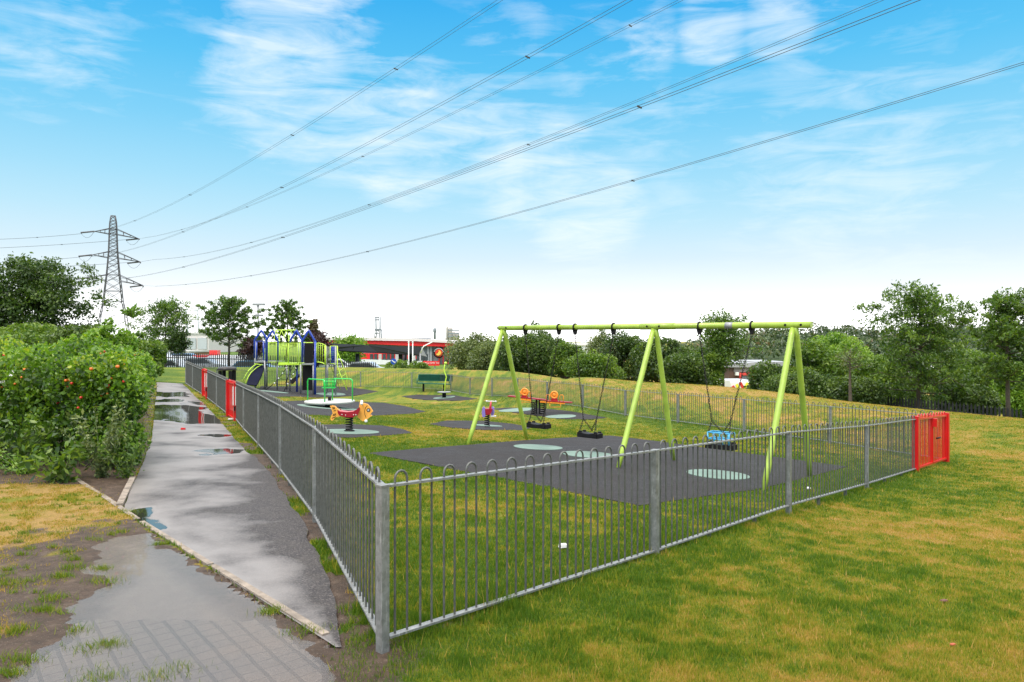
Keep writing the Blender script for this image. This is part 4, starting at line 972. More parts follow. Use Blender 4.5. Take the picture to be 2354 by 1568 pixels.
GY = leafmat('leaf_greygreen', [(0, (.035, .055, .018)), (.5, (.10, .14, .04)), (1, (.22, .25, .08))], .25)
PU = leafmat('leaf_purple', [(0, (.018, .008, .010)), (.5, (.045, .018, .020)), (1, (.09, .035, .03))], .2)
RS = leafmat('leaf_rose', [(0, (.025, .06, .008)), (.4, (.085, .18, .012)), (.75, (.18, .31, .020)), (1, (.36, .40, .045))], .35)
ST = leafmat('leaf_straw', [(0, (.16, .15, .07)), (1, (.42, .36, .2))], .2)
BR = leafmat('leaf_brownish', [(0, (.05, .035, .018)), (.5, (.11, .085, .04)), (1, (.17, .15, .07))], .2)

def tree(name, label, x, y, z, h, r, hb, n, leaf, m, form='dome', group=None, cat='tree', seed=0, tr=None, sig=.16, nb=34, vmean=.45, asp=.5):
    rs = np.random.default_rng(seed+100); T = thing(name, label, cat, (x, y, z), 0, group)
    t = MB(); bend = rs.normal(0, .012*h, 2); tr = tr or h*.016
    def ax(q): return Vector((bend[0]*math.sin(q*2.6), bend[1]*math.sin(q*2.1), q*h*.97))
    t.tube([ax(q) for q in np.linspace(-.02, 1, 9)], [tr*(1.15-.95*q) for q in np.linspace(0, 1, 9)], 8)
    pts = []; wts = []
    for i in range(nb):
        q = hb/h+(1-hb/h)*((i+.5)/nb)**.9; c = (q-hb/h)/(1-hb/h); a = i*2.4+rs.normal(0, .35)
        if form == 'spiky': ln = (r*(1-c)**.8*(.65+.6*rs.random())+.05*h*(.5+rs.random()))*(1 if c > .12 else .8); tilt = .5+.9*c+rs.normal(0, .08)
        elif form == 'broad': ln = r*math.sqrt(max(.06, 1-((c-.35)/.72)**2))*(.50+.72*rs.random()); tilt = .1+1.0*c+rs.normal(0, .15)
        elif form == 'column': ln = r*(.7+.5*rs.random())*(1-c*.6); tilt = 1.0
        else: ln = r*math.sqrt(max(.08, 1-((c-.42)/.62)**2))*(.7+.45*rs.random()); tilt = .25+.7*c+rs.normal(0, .12)
        base = ax(q*.93); e = base+Vector((math.cos(a), math.sin(a), tilt*.75))*ln/math.sqrt(1+.3*tilt*tilt)
        e.z = min(e.z, h*1.02); midb = base.lerp(e, .5)+Vector((0, 0, -.05*ln)); br = tr*.34*(1-.6*c)
        t.tube([base, midb, e], [br, br*.6, br*.18], 5, cap=False)
        k = 7 if form == 'spiky' else 9
        for j in range(k):
            f = .22+.82*(j+rs.random())/k; p = base.lerp(e, f); s_ = ln*(.055 if form == 'spiky' else .20)*(1.15-f*.5)
            p = p+Vector(rs.normal(0, 1, 3))*s_; pts.append(p); wts.append(ln*(.5+rs.random()))
            if form != 'spiky' and rs.random() < .4: t.tube([base.lerp(e, f*.9), p], [br*.3, br*.1], 4, cap=False)
    pts = np.array([tuple(p) for p in pts]); w = np.array(wts)/sum(wts); idx = rs.choice(len(pts), n, p=w)
    C = pts[idx]+rs.normal(0, 1, (n, 3))*np.array([1, 1, .75])*sig*r*(.24 if form == 'spiky' else 1); cv = rs.random(len(pts))
    C[:, 2] = np.maximum(C[:, 2], hb*.6)
    # leaf tone gets lighter towards the outside and top of the crown
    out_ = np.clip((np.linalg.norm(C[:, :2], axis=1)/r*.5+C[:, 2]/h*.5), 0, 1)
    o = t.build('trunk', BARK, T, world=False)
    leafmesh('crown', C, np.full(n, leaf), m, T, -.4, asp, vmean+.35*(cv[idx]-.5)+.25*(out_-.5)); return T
def treeP(name, label, u, vtop, vbase, Y, wpx, vcrown, n, leaf, m, **k):
    b = P(u, vbase, Y); tp = P(u, vtop, Y); cb = P(u, vcrown, Y)
    gz = g1(b.x, b.y); z = min(b.z, gz) if gz > b.z-2.5 else b.z-.3
    z = gz; return tree(name, label, b.x, b.y, z, tp.z-z, wpx/2*Y/F, max(cb.z-z, .25), n, leaf, m, **k)

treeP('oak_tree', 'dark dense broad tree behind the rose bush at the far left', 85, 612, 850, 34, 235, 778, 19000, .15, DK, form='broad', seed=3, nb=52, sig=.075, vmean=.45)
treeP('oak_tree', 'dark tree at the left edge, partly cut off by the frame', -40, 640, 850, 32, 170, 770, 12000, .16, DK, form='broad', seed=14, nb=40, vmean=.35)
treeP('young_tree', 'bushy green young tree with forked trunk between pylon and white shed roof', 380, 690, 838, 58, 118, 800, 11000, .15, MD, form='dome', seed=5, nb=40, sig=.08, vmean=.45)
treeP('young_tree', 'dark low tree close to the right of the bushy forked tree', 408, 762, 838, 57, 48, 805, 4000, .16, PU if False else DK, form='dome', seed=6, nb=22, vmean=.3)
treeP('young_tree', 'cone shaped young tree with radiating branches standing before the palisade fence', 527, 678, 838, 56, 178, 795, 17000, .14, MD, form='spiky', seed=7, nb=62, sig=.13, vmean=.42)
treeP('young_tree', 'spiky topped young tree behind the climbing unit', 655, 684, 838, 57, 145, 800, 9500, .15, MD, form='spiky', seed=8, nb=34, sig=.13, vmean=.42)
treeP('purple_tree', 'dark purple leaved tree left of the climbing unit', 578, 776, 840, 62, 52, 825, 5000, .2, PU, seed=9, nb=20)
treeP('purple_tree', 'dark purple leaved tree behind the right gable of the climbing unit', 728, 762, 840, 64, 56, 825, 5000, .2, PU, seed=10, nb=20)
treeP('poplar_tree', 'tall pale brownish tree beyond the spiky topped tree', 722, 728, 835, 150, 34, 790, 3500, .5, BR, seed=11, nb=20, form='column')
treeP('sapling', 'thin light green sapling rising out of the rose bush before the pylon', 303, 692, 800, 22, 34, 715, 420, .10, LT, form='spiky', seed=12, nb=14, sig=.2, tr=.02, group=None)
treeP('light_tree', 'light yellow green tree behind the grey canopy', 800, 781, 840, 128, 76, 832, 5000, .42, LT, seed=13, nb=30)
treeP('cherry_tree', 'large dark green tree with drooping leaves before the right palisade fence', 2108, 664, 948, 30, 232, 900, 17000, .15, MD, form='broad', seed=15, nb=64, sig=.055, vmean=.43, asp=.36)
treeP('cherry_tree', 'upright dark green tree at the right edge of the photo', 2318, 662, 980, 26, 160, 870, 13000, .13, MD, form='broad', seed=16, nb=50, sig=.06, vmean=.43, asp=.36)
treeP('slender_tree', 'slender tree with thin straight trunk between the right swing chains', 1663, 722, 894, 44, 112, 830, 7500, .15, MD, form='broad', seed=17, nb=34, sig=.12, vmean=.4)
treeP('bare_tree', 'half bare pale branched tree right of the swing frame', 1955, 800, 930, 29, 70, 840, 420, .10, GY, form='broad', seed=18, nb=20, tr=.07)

def shrub(name, label, u, vtop, vbase, Y, wpx, n, leaf, m, group='shrubs and trees behind the grass bank', seed=0, depth=None, lobes=16, vmean=.45, cat='shrub', spires=6):
    rs = np.random.default_rng(seed+500); b = P(u, vbase, Y); gz = g1(b.x, b.y); T = thing(name, label, cat, (b.x, b.y, gz), 0, group)
    h = (P(u, vtop, Y).z-gz)*1.06; r = wpx*.75*Y/F; dp = depth or r*.7; n = int(n*1.95); lobes = 26
    cs = []; t = MB()
    for i in range(lobes):
        a = rs.random()*6.283; q = math.sqrt(rs.random())*.72; cx, cy = q*r*math.cos(a), q*dp*math.sin(a); lim = h*(1-.42*q*q); cz = lim*(.25+.62*rs.random()); rr = min(r, h)*(.26+.20*rs.random()); cz = min(cz, lim-rr*.7)
        cs.append((cx, cy, cz, rr)); t.tube([(cx*.03, cy*.03, -.05), (cx*.7, cy*.7, cz*.6), (cx, cy, cz)], [.05*h/3, .03*h/3, .01], 5, cap=False)
    for i in range(spires):
        a = rs.random()*6.283; q = rs.random()*.75; cs.append((q*r*math.cos(a), q*dp*math.sin(a), h*(.82+.12*rs.random())*(1-.3*q*q), min(r, h)*.15))
    cs = np.array(cs); w = cs[:, 3]**2; idx = rs.choice(len(cs), n, p=w/w.sum()); dd = ldir(n); rad = cs[idx, 3]*(.55+.55*rs.random(n)**.5)
    C = cs[idx, :3]+dd*rad[:, None]*np.array([1, 1, .9]); C[:, 2] = np.abs(C[:, 2])
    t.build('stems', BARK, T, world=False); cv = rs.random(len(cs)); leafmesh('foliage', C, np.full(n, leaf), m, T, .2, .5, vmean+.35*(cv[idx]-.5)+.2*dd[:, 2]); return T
SH = [('hazel_shrub', 'bright green leafy shrub rising behind the rose hedge below the pylon', 255, 738, 830, 20, 80, 5000, .11, LT),
      ('hazel_shrub', 'mid green shrub behind the hedge between pylon and bushy tree', 325, 765, 835, 30, 70, 5000, .13, MD),
      ('leafy_tree', 'dark shrub mass behind the rose hedge left of the pylon foot', 190, 748, 840, 27, 100, 8000, .14, DK),
      ('leafy_tree', 'dark low trees far left behind the hedge top', 60, 756, 840, 30, 180, 8000, .15, MD),
      ('willow_shrub', 'grey green willowy shrub mass just right of the round club sign', 1092, 772, 850, 58, 96, 9000, .16, GY),
      ('willow_shrub', 'olive green shrub behind the left legs of the swing frame', 1140, 790, 850, 54, 90, 7000, .16, GY),
      ('leafy_tree', 'dark green leafy tree seen between the two left swing chains', 1222, 770, 856, 50, 120, 12000, .16, DK),
      ('leafy_tree', 'small tuft topped dark tree rising above the swing top bar at left', 1228, 732, 856, 54, 52, 3000, .15, DK),
      ('hazel_shrub', 'mid green shrub right of the dark leafy tree by the second swing chain', 1300, 788, 862, 48, 62, 4500, .15, MD),
      ('maple_tree', 'bright green low maple behind the middle swing', 1370, 812, 868, 44, 90, 5500, .15, MD),
      ('birch_tree', 'thin grey green tree topped above the middle swing chains', 1388, 758, 866, 56, 74, 4500, .15, GY),
      ('leafy_tree', 'dark broad tree left of the middle swing legs', 1450, 762, 876, 50, 100, 9500, .16, DK),
      ('leafy_tree', 'very dark tree right of the middle swing legs', 1530, 776, 882, 46, 100, 9500, .16, DK),
      ('hazel_shrub', 'yellow green loose shrub left of the slender tree trunk', 1612, 800, 888, 44, 70, 5000, .15, MD),
      ('hazel_shrub', 'dark green shrub filling the gap left of the slender tree', 1570, 815, 885, 42, 90, 8000, .15, DK),
      ('ivy_shrub', 'dark shrub between the red framed door and the right swing leg', 1765, 838, 905, 36, 78, 7000, .13, DK),
      ('hawthorn_tree', 'tall mid green hawthorn right of the swing frame end', 1868, 792, 925, 36, 130, 13000, .14, MD),
      ('hawthorn_tree', 'yellow green topped hawthorn beside the bare branched tree', 1925, 770, 930, 42, 120, 11000, .15, LT),
      ('hawthorn_tree', 'dark green hawthorn left of the large drooping tree', 2010, 815, 940, 37, 110, 10000, .14, MD),
      ('ivy_shrub', 'dark low hedge shrub under the hawthorns by the palisade fence', 1850, 862, 925, 32, 130, 8000, .12, DK),
      ('ivy_shrub', 'dark low shrub beneath the bare branched tree', 1960, 872, 938, 31, 120, 8000, .12, DK),
      ('ivy_shrub', 'dark ivy covered shrub behind the palisade under the large tree', 2080, 885, 950, 36, 150, 9000, .13, DK),
      ('ivy_shrub', 'dark climbing shrub on the palisade between the two big right trees', 2215, 890, 972, 30, 120, 9000, .12, DK),
      ('hazel_shrub', 'bright green shrub at the right edge behind the palisade', 2335, 850, 985, 32, 110, 8500, .13, LT),
      ('hazel_shrub', 'mid green bush below the right edge tree', 2245, 815, 900, 42, 120, 8000, .15, MD),
      ('leafy_tree', 'dark green background tree behind the large drooping tree at right', 2200, 815, 950, 48, 120, 8000, .17, DK),
      ('hazel_shrub', 'low bushes under the grey canopy beside the blue road sign', 930, 832, 850, 58, 90, 4000, .14, MD)]
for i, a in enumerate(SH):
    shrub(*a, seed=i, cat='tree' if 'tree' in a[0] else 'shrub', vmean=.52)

# rose hedge along the left of the path
def rose_hedge():
    T = thing('rose_hedge', 'large rose hedge with white flowers and orange hips left of the wet path', 'hedge', (-7.5, 12, 0))
    rs = np.random.default_rng(42); cs = []
    def add(x, y, z, r, dens): cs.append((x, y, z, r, dens))
    for i in range(560):
        y = 8.9+17.0*rs.random()**1.5; off = 3.6*rs.random()**1.2; xl = float(np.interp(y, XL[:, 0], XL[:, 1]))
        x = xl-.22-off
        ymin = 9.0+np.clip((-4.9-x)*.55, 0, 6)
        if y < ymin+.45: y = ymin+.45
        lim = 1.66*(1-.10*math.exp(-off/.35))*(.78+.42*float(fbm(x, y, .9, 3, 3)))
        lim *= float(np.interp(y, [9, 12, 16, 20, 26], [.97, 1.03, .97, .84, .66]))
        if y < ymin+1.2: lim *= .80+.2*(y-ymin)/1.2
        r = .13+.19*rs.random()**1.5; z = max(r*.8, (lim-r)*(rs.random()**.38)); add(x, y, z, r, 1)
    for i in range(90):   # along the front face
        x = -4.85-4.9*rs.random(); y = 9.25+np.clip((-4.9-x)*.50, 0, 6)+.4*rs.random(); r = .12+.2*rs.random(); z = .15+1.15*rs.random()**.8; add(x, y, z, r, 1.3)
    cs = np.array(cs); near = np.clip(12/cs[:, 1], .35, 1.4); w = cs[:, 3]**2*near**1.6; n = 88000; idx = rs.choice(len(cs), n, p=w/w.sum())
    dd = ldir(n); rad = cs[idx, 3]*(.6+.5*rs.random(n)**.6); C = cs[idx, :3]+dd*rad[:, None]; C[:, 2] = np.maximum(C[:, 2], .03)
    xl = np.interp(C[:, 1], XL[:, 0], XL[:, 1]); C[:, 0] = np.minimum(C[:, 0], xl-.03+.12*rs.random(n)*(C[:, 2] > .25))
    cv = rs.random(len(cs)); Ls = .044+.0020*cs[idx, 1]
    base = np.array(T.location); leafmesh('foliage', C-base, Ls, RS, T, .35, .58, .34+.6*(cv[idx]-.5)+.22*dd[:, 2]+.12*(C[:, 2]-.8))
    st = MB()
    for i in range(70):
        k = rs.integers(len(cs)); c = cs[k]; st.tube([(c[0]+rs.normal(0, .2), c[1]+rs.normal(0, .2), -.02), (c[0], c[1], c[2]*.6), (c[0]+rs.normal(0, .15), c[1]-.1, c[2]+c[3]*.8)], [.012, .009, .004], 4, cap=False)
    st.build('stems', BARK, T)
    # blossoms and hips sit on the side towards the path and the front
    front = [c for c in cs if c[1] < 15 and c[2] > .55]
    random.seed(11)
    WP = mat('petal_white', (.82, .80, .80), .6); PP = mat('petal_pink', (.72, .30, .38), .6); HO = mat('hip_orange', (.75, .17, .02), .35); HR = mat('hip_red', (.55, .03, .015), .35)
    for i in range(130):
        c = random.choice(front); a = Vector((random.uniform(-.5, .6), -1, random.uniform(.1, .9))).normalized(); p = Vector(c[:3])+a*(c[3]*1.12)
        if p.x > np.interp(p.y, XL[:, 0], XL[:, 1])-.1: continue
        if i < 22:
            f = MB()
            for k in range(5):
                t = k*1.257; ex = a.orthogonal().normalized(); ey = a.cross(ex); d_ = ex*math.cos(t)+ey*math.sin(t); s_ = ex*math.cos(t+1.57)+ey*math.sin(t+1.57)
                f.add([p, p+d_*.018+s_*.022+a*.01, p+d_*.040+s_*.012+a*.016, p+d_*.040-s_*.012+a*.016, p+d_*.018-s_*.022+a*.01], [(0, 1, 2, 3, 4)])
            f.build('flower', WP if i < 16 else PP, T)
        else:
            f = MB(); rr = random.uniform(.017, .027)
            f.sphere(p, rr, 7, (1, 1, .85)); f.build('rose_hip', HO if i % 2 else HR, T)
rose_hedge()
def weed(label, x, y, h, r, n, leaf, m, seed, cat='weed', name='weed_plant', stems=9):
    rs = np.random.default_rng(seed); z = g1(x, y); T = thing(name, label, cat, (x, y, z)); t = MB(); C = []; 
    for i in range(stems):
        a = rs.random()*6.28; q = r*(.3+.7*rs.random()); hh = h*(.55+.45*rs.random()); p0 = Vector((.02*q*math.cos(a), .02*q*math.sin(a), 0)); p1 = Vector((.6*q*math.cos(a), .6*q*math.sin(a), hh*.65)); p2 = Vector((q*math.cos(a), q*math.sin(a), hh))
        t.tube([p0, p1, p2], [.006, .004, .002], 4, cap=False)
        for k in range(n//stems):
            f = rs.random(); p = (p0.lerp(p1, f*2) if f < .5 else p1.lerp(p2, f*2-1)); C.append(np.array(p)+rs.normal(0, leaf*.6, 3))
    t.build('stems', ST if False else mat('stem_green', (.10, .14, .04), .7), T, world=False); C = np.array(C); C[:, 2] = np.abs(C[:, 2]); leafmesh('leaves', C, np.full(len(C), leaf), m, T, .1, .4)
weed('grey green feathery weed in front of the rose hedge', -4.85, 8.75, .95, .5, 900, .06, GY, 1, stems=16)
weed('broad leaved dark green weed at the foot of the rose hedge', -5.15, 8.45, .42, .55, 420, .10, MD, 2)
weed('trailing green bramble at the hedge corner beside the kerb', -4.55, 8.75, .5, .4, 500, .06, MD, 3)
weed('tall nettle clump at the left end of the hedge front', -6.4, 9.45, .65, .7, 900, .09, MD, 4, stems=14)
weed('fine low green weeds along the hedge foot', -5.9, 8.95, .25, .6, 700, .05, LT, 5, stems=14)

# ---------------------------------------------------------------- pylon and cables
STEEL = mat('pylon_steel', (.10, .095, .105), .6, .2, .15, .4, 0)
CABLE = mat('cable_dark', (.045, .05, .06), .6, .1, .1, 1, 0)
def pylon():
    Y0 = 240; c = P(260, 784, Y0); T = thing('electricity_pylon', 'tall grey lattice electricity pylon with three pairs of arms above the trees', 'pylon', (c.x, c.y, -3.6))
    s = Y0/F/3.996; O = Vector((c.x, c.y, 0)); rot = R(33); ex = Vector((math.cos(rot), math.sin(rot), 0)); ey = Vector((-math.sin(rot), math.cos(rot), 0))
    def zc(cy): return CAMZ+(VC-(429.1+cy/3.996))/F*Y0
    lev = [(1546, 230), (1160, 150), (1055, 116), (960, 104), (810, 79), (700, 66), (600, 55), (500, 50), (390, 45), (330, 40), (268, 26)]
    def half(cy): return np.interp(-cy, [-l[0] for l in lev], [l[1] for l in lev])*s*.88
    def corner(cy, sx, sy): h = half(cy)*.75; return O+ex*h*sx+ey*h*sy+Vector((0, 0, zc(cy)))
    cor = ((-1, -1), (1, -1), (1, 1), (-1, 1)); cys = [1546, 1360, 1230, 1150, 1055, 960, 880, 810, 750, 700, 650, 600, 565, 530, 500, 465, 435, 410, 390, 360, 330, 300, 268]
    leg = MB()
    for (sx, sy) in cor: leg.tube([corner(cy, sx, sy) for cy in cys], .17, 4)
    leg.build('main_legs', STEEL, T)
    br = MB()
    for a, b in zip(cys[:-1], cys[1:]):
        for (p, q) in zip(cor, cor[1:]+cor[:1]): br.tube([corner(a, *p), corner(b, *q)], .075, 3, cap=False); br.tube([corner(a, *q), corner(b, *p)], .075, 3, cap=False)
    for cy in (1055, 960, 810, 600, 390, 435, 640, 268):
        for (p, q) in zip(cor, cor[1:]+cor[:1]): br.tube([corner(cy, *p), corner(cy, *q)], .09, 3, cap=False)
    br.build('lattice_bracing', STEEL, T)
    tips = []
    for (cyb, cyt, tl, tr_) in ((437, 388, (195, 537), (319, 549)), (655, 600, (190, 591), (322, 602)), (865, 812, (184, 643), (328, 656))):
        for sx, (u, v) in ((-1, tl), (1, tr_)):
            Yt = Y0+sx*5.5; tip = P(u if sx > 0 else u+22, v if sx > 0 else v-5, Yt); a = MB(); ins = tip
            roots = [corner(cyb, sx, -1), corner(cyb, sx, 1), corner(cyt, sx, -1), corner(cyt, sx, 1)]
            for r_ in roots: a.tube([r_, ins], .10, 4)
            for t in (.3, .6):
                q = [r_.lerp(ins, t) for r_ in roots]
                for i, j in ((0, 1), (1, 3), (3, 2), (2, 0), (0, 3)): a.tube([q[i], q[j]], .06, 3, cap=False)
            a.build('cross_arm', STEEL, T); tips.append(tip)
            e = tip+Vector((-3.2, -2, -.7)); m = MB(); m.tube([tip, e], .26, 6); m.build('insulator', STEEL, T)
            e2 = tip+Vector((2.4, -4.5, -.8)); m = MB(); m.tube([tip, e2], .22, 6); m.build('insulator', STEEL, T)
            m = MB(); mid_ = (e+e2)/2+Vector((0, 0, -3.4)); m.tube([e*(1-t)**2+mid_*2*t*(1-t)+e2*t*t for t in [i/8 for i in range(9)]], .05, 3); m.build('jumper_loop', CABLE, T)
    return tips
TIPS = pylon()
KD = .776
CAB = [('left top', -140, [(1150, 0), (910, 157), (672, 311), (437, 448), (310, 507)], (195, 537)),
       ('left middle', -140, [(1447, 0), (1213, 130), (648, 431), (421, 532.6)], (190, 591)),
       ('right top', -120, [(1567, 0), (1449, 57), (834, 360), (568, 475), (418, 528)], (319, 549)),
       ('right middle', -120, [(2025, 0), (1215, 331), (849, 472), (578, 557), (423, 590)], (322, 602)),
       ('left bottom', -140, [(2105, 0), (1470, 245), (650, 545), (422, 614.6), (297, 638)], (184, 643)),
       ('right bottom', -120, [(2354, 145), (1455, 415), (845, 578), (577, 634), (427, 654)], (328, 656))]
CL = ['power cable pair ending highest on the near left arm, steepest of the six', 'power cable pair from the middle left arm crossing the upper sky', 'power cable pair from the top right arm, just below the second pair',
      'power cable pair from the middle right arm reaching the top right sky', 'power cable pair from the bottom left arm closely under its neighbour', 'lowest power cable pair sweeping out to the right photo edge']
for (nm, X0, pts, tip), lab in zip(CAB, CL):
    Ys, Hs = [], []
    for (u, v) in pts+[tip]:
        k = (u-UC)/F; Y = (X0+KD*240)/(k+KD); Ys.append(Y); Hs.append(CAMZ+(VC-v)/F*Y)
    wgt = np.array([2.]*len(pts)+[.4]); q = np.polyfit(Ys, Hs, 3, w=wgt*(60/np.array(Ys))); T = thing('power_cable', lab, 'power cable', (X0, 240, float(np.polyval(q, 240))), 0, 'overhead power cables running from the pylon')
    def cp(Y): return Vector((X0+KD*(240-Y), Y, float(np.polyval(q, Y))))
    tp_ = TIPS[[0, 2, 1, 3, 4, 5][CAB.index((nm, X0, pts, tip))]]; yy = list(np.linspace(226, 60, 24))+list(np.linspace(57, min(Ys)-14, 22))
    for off in (-.2, .2):
        m = MB(); m.tube([tp_]+[cp(Y)+Vector((off*.6, off*.77, 0)) for Y in yy], .018, 4); m.build('wire', CABLE, T)
    for (u, v) in pts[1:]:
        k = (u-UC)/F; Y = (X0+KD*240)/(k+KD); c = cp(Y); m = MB(); m.beam(c+Vector((-.17, -.2, -.03)), c+Vector((.17, .2, -.03)), .07, .10); m.build('spacer', CABLE, T)
for (tip, u2, v2, lab) in (((195, 537), 0, 550, 'highest thin cable leaving the pylon to the left'), ((319, 549), 0, 570, 'second thin cable leaving the pylon to the left'),
                           ((190, 591), 0, 603, 'third thin cable leaving the pylon to the left'), ((322, 602), 0, 618, 'lowest thin cable leaving the pylon to the left')):
    a = P(tip[0]-6, tip[1], 239); b = P(u2, v2, 236); d_ = b-a; T = thing('power_cable', lab, 'power cable', tuple(a), 0, 'thin cables leaving the pylon leftwards')
    m = MB(); m.tube([a+d_*t+Vector((0, 0, .9*t*(t-1))) for t in np.linspace(0, 1.6, 18)], .05, 4); m.build('wire', CABLE, T)
    m = MB(); m.box(a+d_*.55+Vector((0, 0, -.25)), (.5, .2, .2)); m.build('spacer', CABLE, T)

# ---------------------------------------------------------------- buildings, masts, cranes beyond the bank
def C6(cx, cy, Y): return P((1150+cx/3.923)/1.6312, (1200+cy/3.923)/1.6312, Y)
PINKW = mat('pale_roof', (.72, .64, .64), .5, 0, .06, .2, 0); REDW = mat('red_cladding', (.80, .018, .022), .45, 0, .08, .5, 0); GREYW = mat('grey_cladding', (.20, .20, .22), .5, 0, .1, .5, 0)
DGREY = mat('dark_canopy_grey', (.042, .042, .050), .5, 0, .12, .3, 0); GLASS = mat('dark_glass', (.06, .07, .08), .15, 0, .4, .8, 0); PALE = mat('pale_wall', (.52, .50, .48), .7, 0, .1, .5, 0)
BRICK = mat('brown_brick', (.10, .055, .042), .8, 0, .25, 2, .2); TAN = mat('tan_steel', (.42, .35, .28), .6, 0, .15, .3, 0); CGREY = mat('crane_grey', (.22, .24, .26), .6, 0, .1, .1, 0); CPALE = mat('crane_pale', (.48, .50, .52), .6, 0, .1, .1, 0)
LG = mat('light_grey_end', (.34, .34, .36), .5, 0, .1, .5, 0)
def slabq(o, pts, th):    # thin wall through 4 points, thickness in y
    vs = [Vector(p) for p in pts]; n = len(vs); o.add(vs+[v+Vector((0, th, 0)) for v in vs], [list(range(n)), list(range(n, 2*n))[::-1]]+[(i, n+i, n+(i+1) % n, (i+1) % n) for i in range(n)])
def stadium():
    Y = 165; gz = -3.6; a = C6(250, 400, Y); T = thing('sports_ground_building', 'long red and white sports ground building with pale flat roof and round sign', 'building', (a.x, Y, gz))
    o = MB(); slabq(o, [(C6(-60, 0, Y).x, Y, gz), (C6(2170, 0, Y).x, Y, gz), C6(2170, 400, Y), C6(1500, 330, Y), C6(-60, 330, Y)], 22); o.build('wall', GREYW, T)
    o = MB(); slabq(o, [C6(-60, 248, Y-1.6), C6(700, 256, Y-1.6), C6(1600, 272, Y-1.6), C6(2150, 304, Y-1.6), C6(2170, 342, Y-1.6), C6(1500, 306, Y-1.6), C6(700, 296, Y-1.6), C6(-60, 295, Y-1.6)], 26); o.build('roof', PINKW, T)
    o = MB(); slabq(o, [C6(-60, 296, Y-1.2), C6(700, 297, Y-1.2), C6(1500, 308, Y-1.2), C6(2165, 342, Y-1.2), C6(2140, 392, Y-1.2), C6(1500, 378, Y-1.2), C6(850, 350, Y-1.2), C6(-60, 332, Y-1.2)], 1.1); o.build('fascia', REDW, T)
    o = MB(); o.box((C6(1200, 0, Y).x, Y-.2, C6(0, 530, Y).z), (C6(1700, 0, Y).x-C6(700, 0, Y).x, .3, C6(0, 490, Y).z-C6(0, 575, Y).z)); o.build('red_band', REDW, T)
    for i in range(14):
        cx = 960+i*62; o = MB(); o.box((C6(cx, 0, Y).x, Y-.42, C6(0, 545, Y).z), (C6(46, 0, Y).x-C6(0, 0, Y).x, .1, 1.4)); o.build('window', GLASS if i % 4 != 2 else PALE, T)
    o = MB(); slabq(o, [C6(720, 575, Y-.6), C6(1700, 605, Y-.6), C6(1700, 680, Y-.6), C6(720, 640, Y-.6)], .4); o.build('white_plinth', WHITE, T)
    for cx in (1790, 1830): o = MB(); o.box((C6(cx, 0, Y).x, Y-.3, C6(0, 510, Y).z), (.5, .3, 5)); o.build('pale_column', LG, T)
    for cx in (1600, 1700, 1950, 2010, 2080): o = MB(); o.box((C6(cx, 0, Y).x, Y-.25, C6(0, 500, Y).z), (.2, .3, 5.0)); o.build('mullion', REDW if cx > 1900 else LG, T)
    o = MB(); o.box(C6(1690, 285, Y+2), (C6(1800, 0, Y).x-C6(1590, 0, Y).x, 4, .35)); o.box(C6(1690, 298, Y+2), (4, 3, 1)); o.build('roof_plant', CGREY, T)
    # round club sign: dark disc, red ring, cream and red centre
    c = C6(1945, 485, Y-1.6)
    def disc(r, m, y, nm, sc=1): q = MB(); q.tube([(c.x, c.y-y, c.z), (c.x, c.y-y-.1, c.z)], r, 28); return q.build(nm, m, T)
    sg = disc(1.18, mat('sign_black', (.012, .008, .01), .4), 0, 'round_sign'); disc(.86, mat('sign_red', (.55, .03, .02), .4), .1, 'sign_ring'); disc(.72, mat('sign_orange', (.62, .10, .02), .4), .2, 'sign_centre')
    o = MB()
    for k in range(11):
        t = math.pi*(.12+.76*k/10); p = Vector((c.x+1.01*math.cos(t), c.y-.22, c.z+1.01*math.sin(t))); o.box(p, (.13, .08, .16), Matrix.Rotation(t, 3, 'Y'))
    o.build('sign_lettering', WHITE, T)
    o = MB(); o.prism([(a_*.58, b_*.58) for a_, b_ in [(-.9, -.7), (-.2, -1.0), (.5, -.7), (.95, .1), (.5, .9), (-.1, 1.05), (.1, .5), (-.4, .3), (-.1, -.1), (-.8, -.2)]], (c.x, c.y-.4, c.z), (1, 0, 0), (0, 0, 1), (0, -1, 0), .12); o.build('sign_emblem', mat('sign_gold', (.85, .55, .10), .4), T)
    o = MB(); o.prism([(a_*.58, b_*.58) for a_, b_ in [(-1.0, -.3), (-.4, .3), (-.3, 1.0), (-.8, .7)]], (c.x, c.y-.42, c.z), (1, 0, 0), (0, 0, 1), (0, -1, 0), .12); o.build('sign_emblem', REDW, T)
stadium()
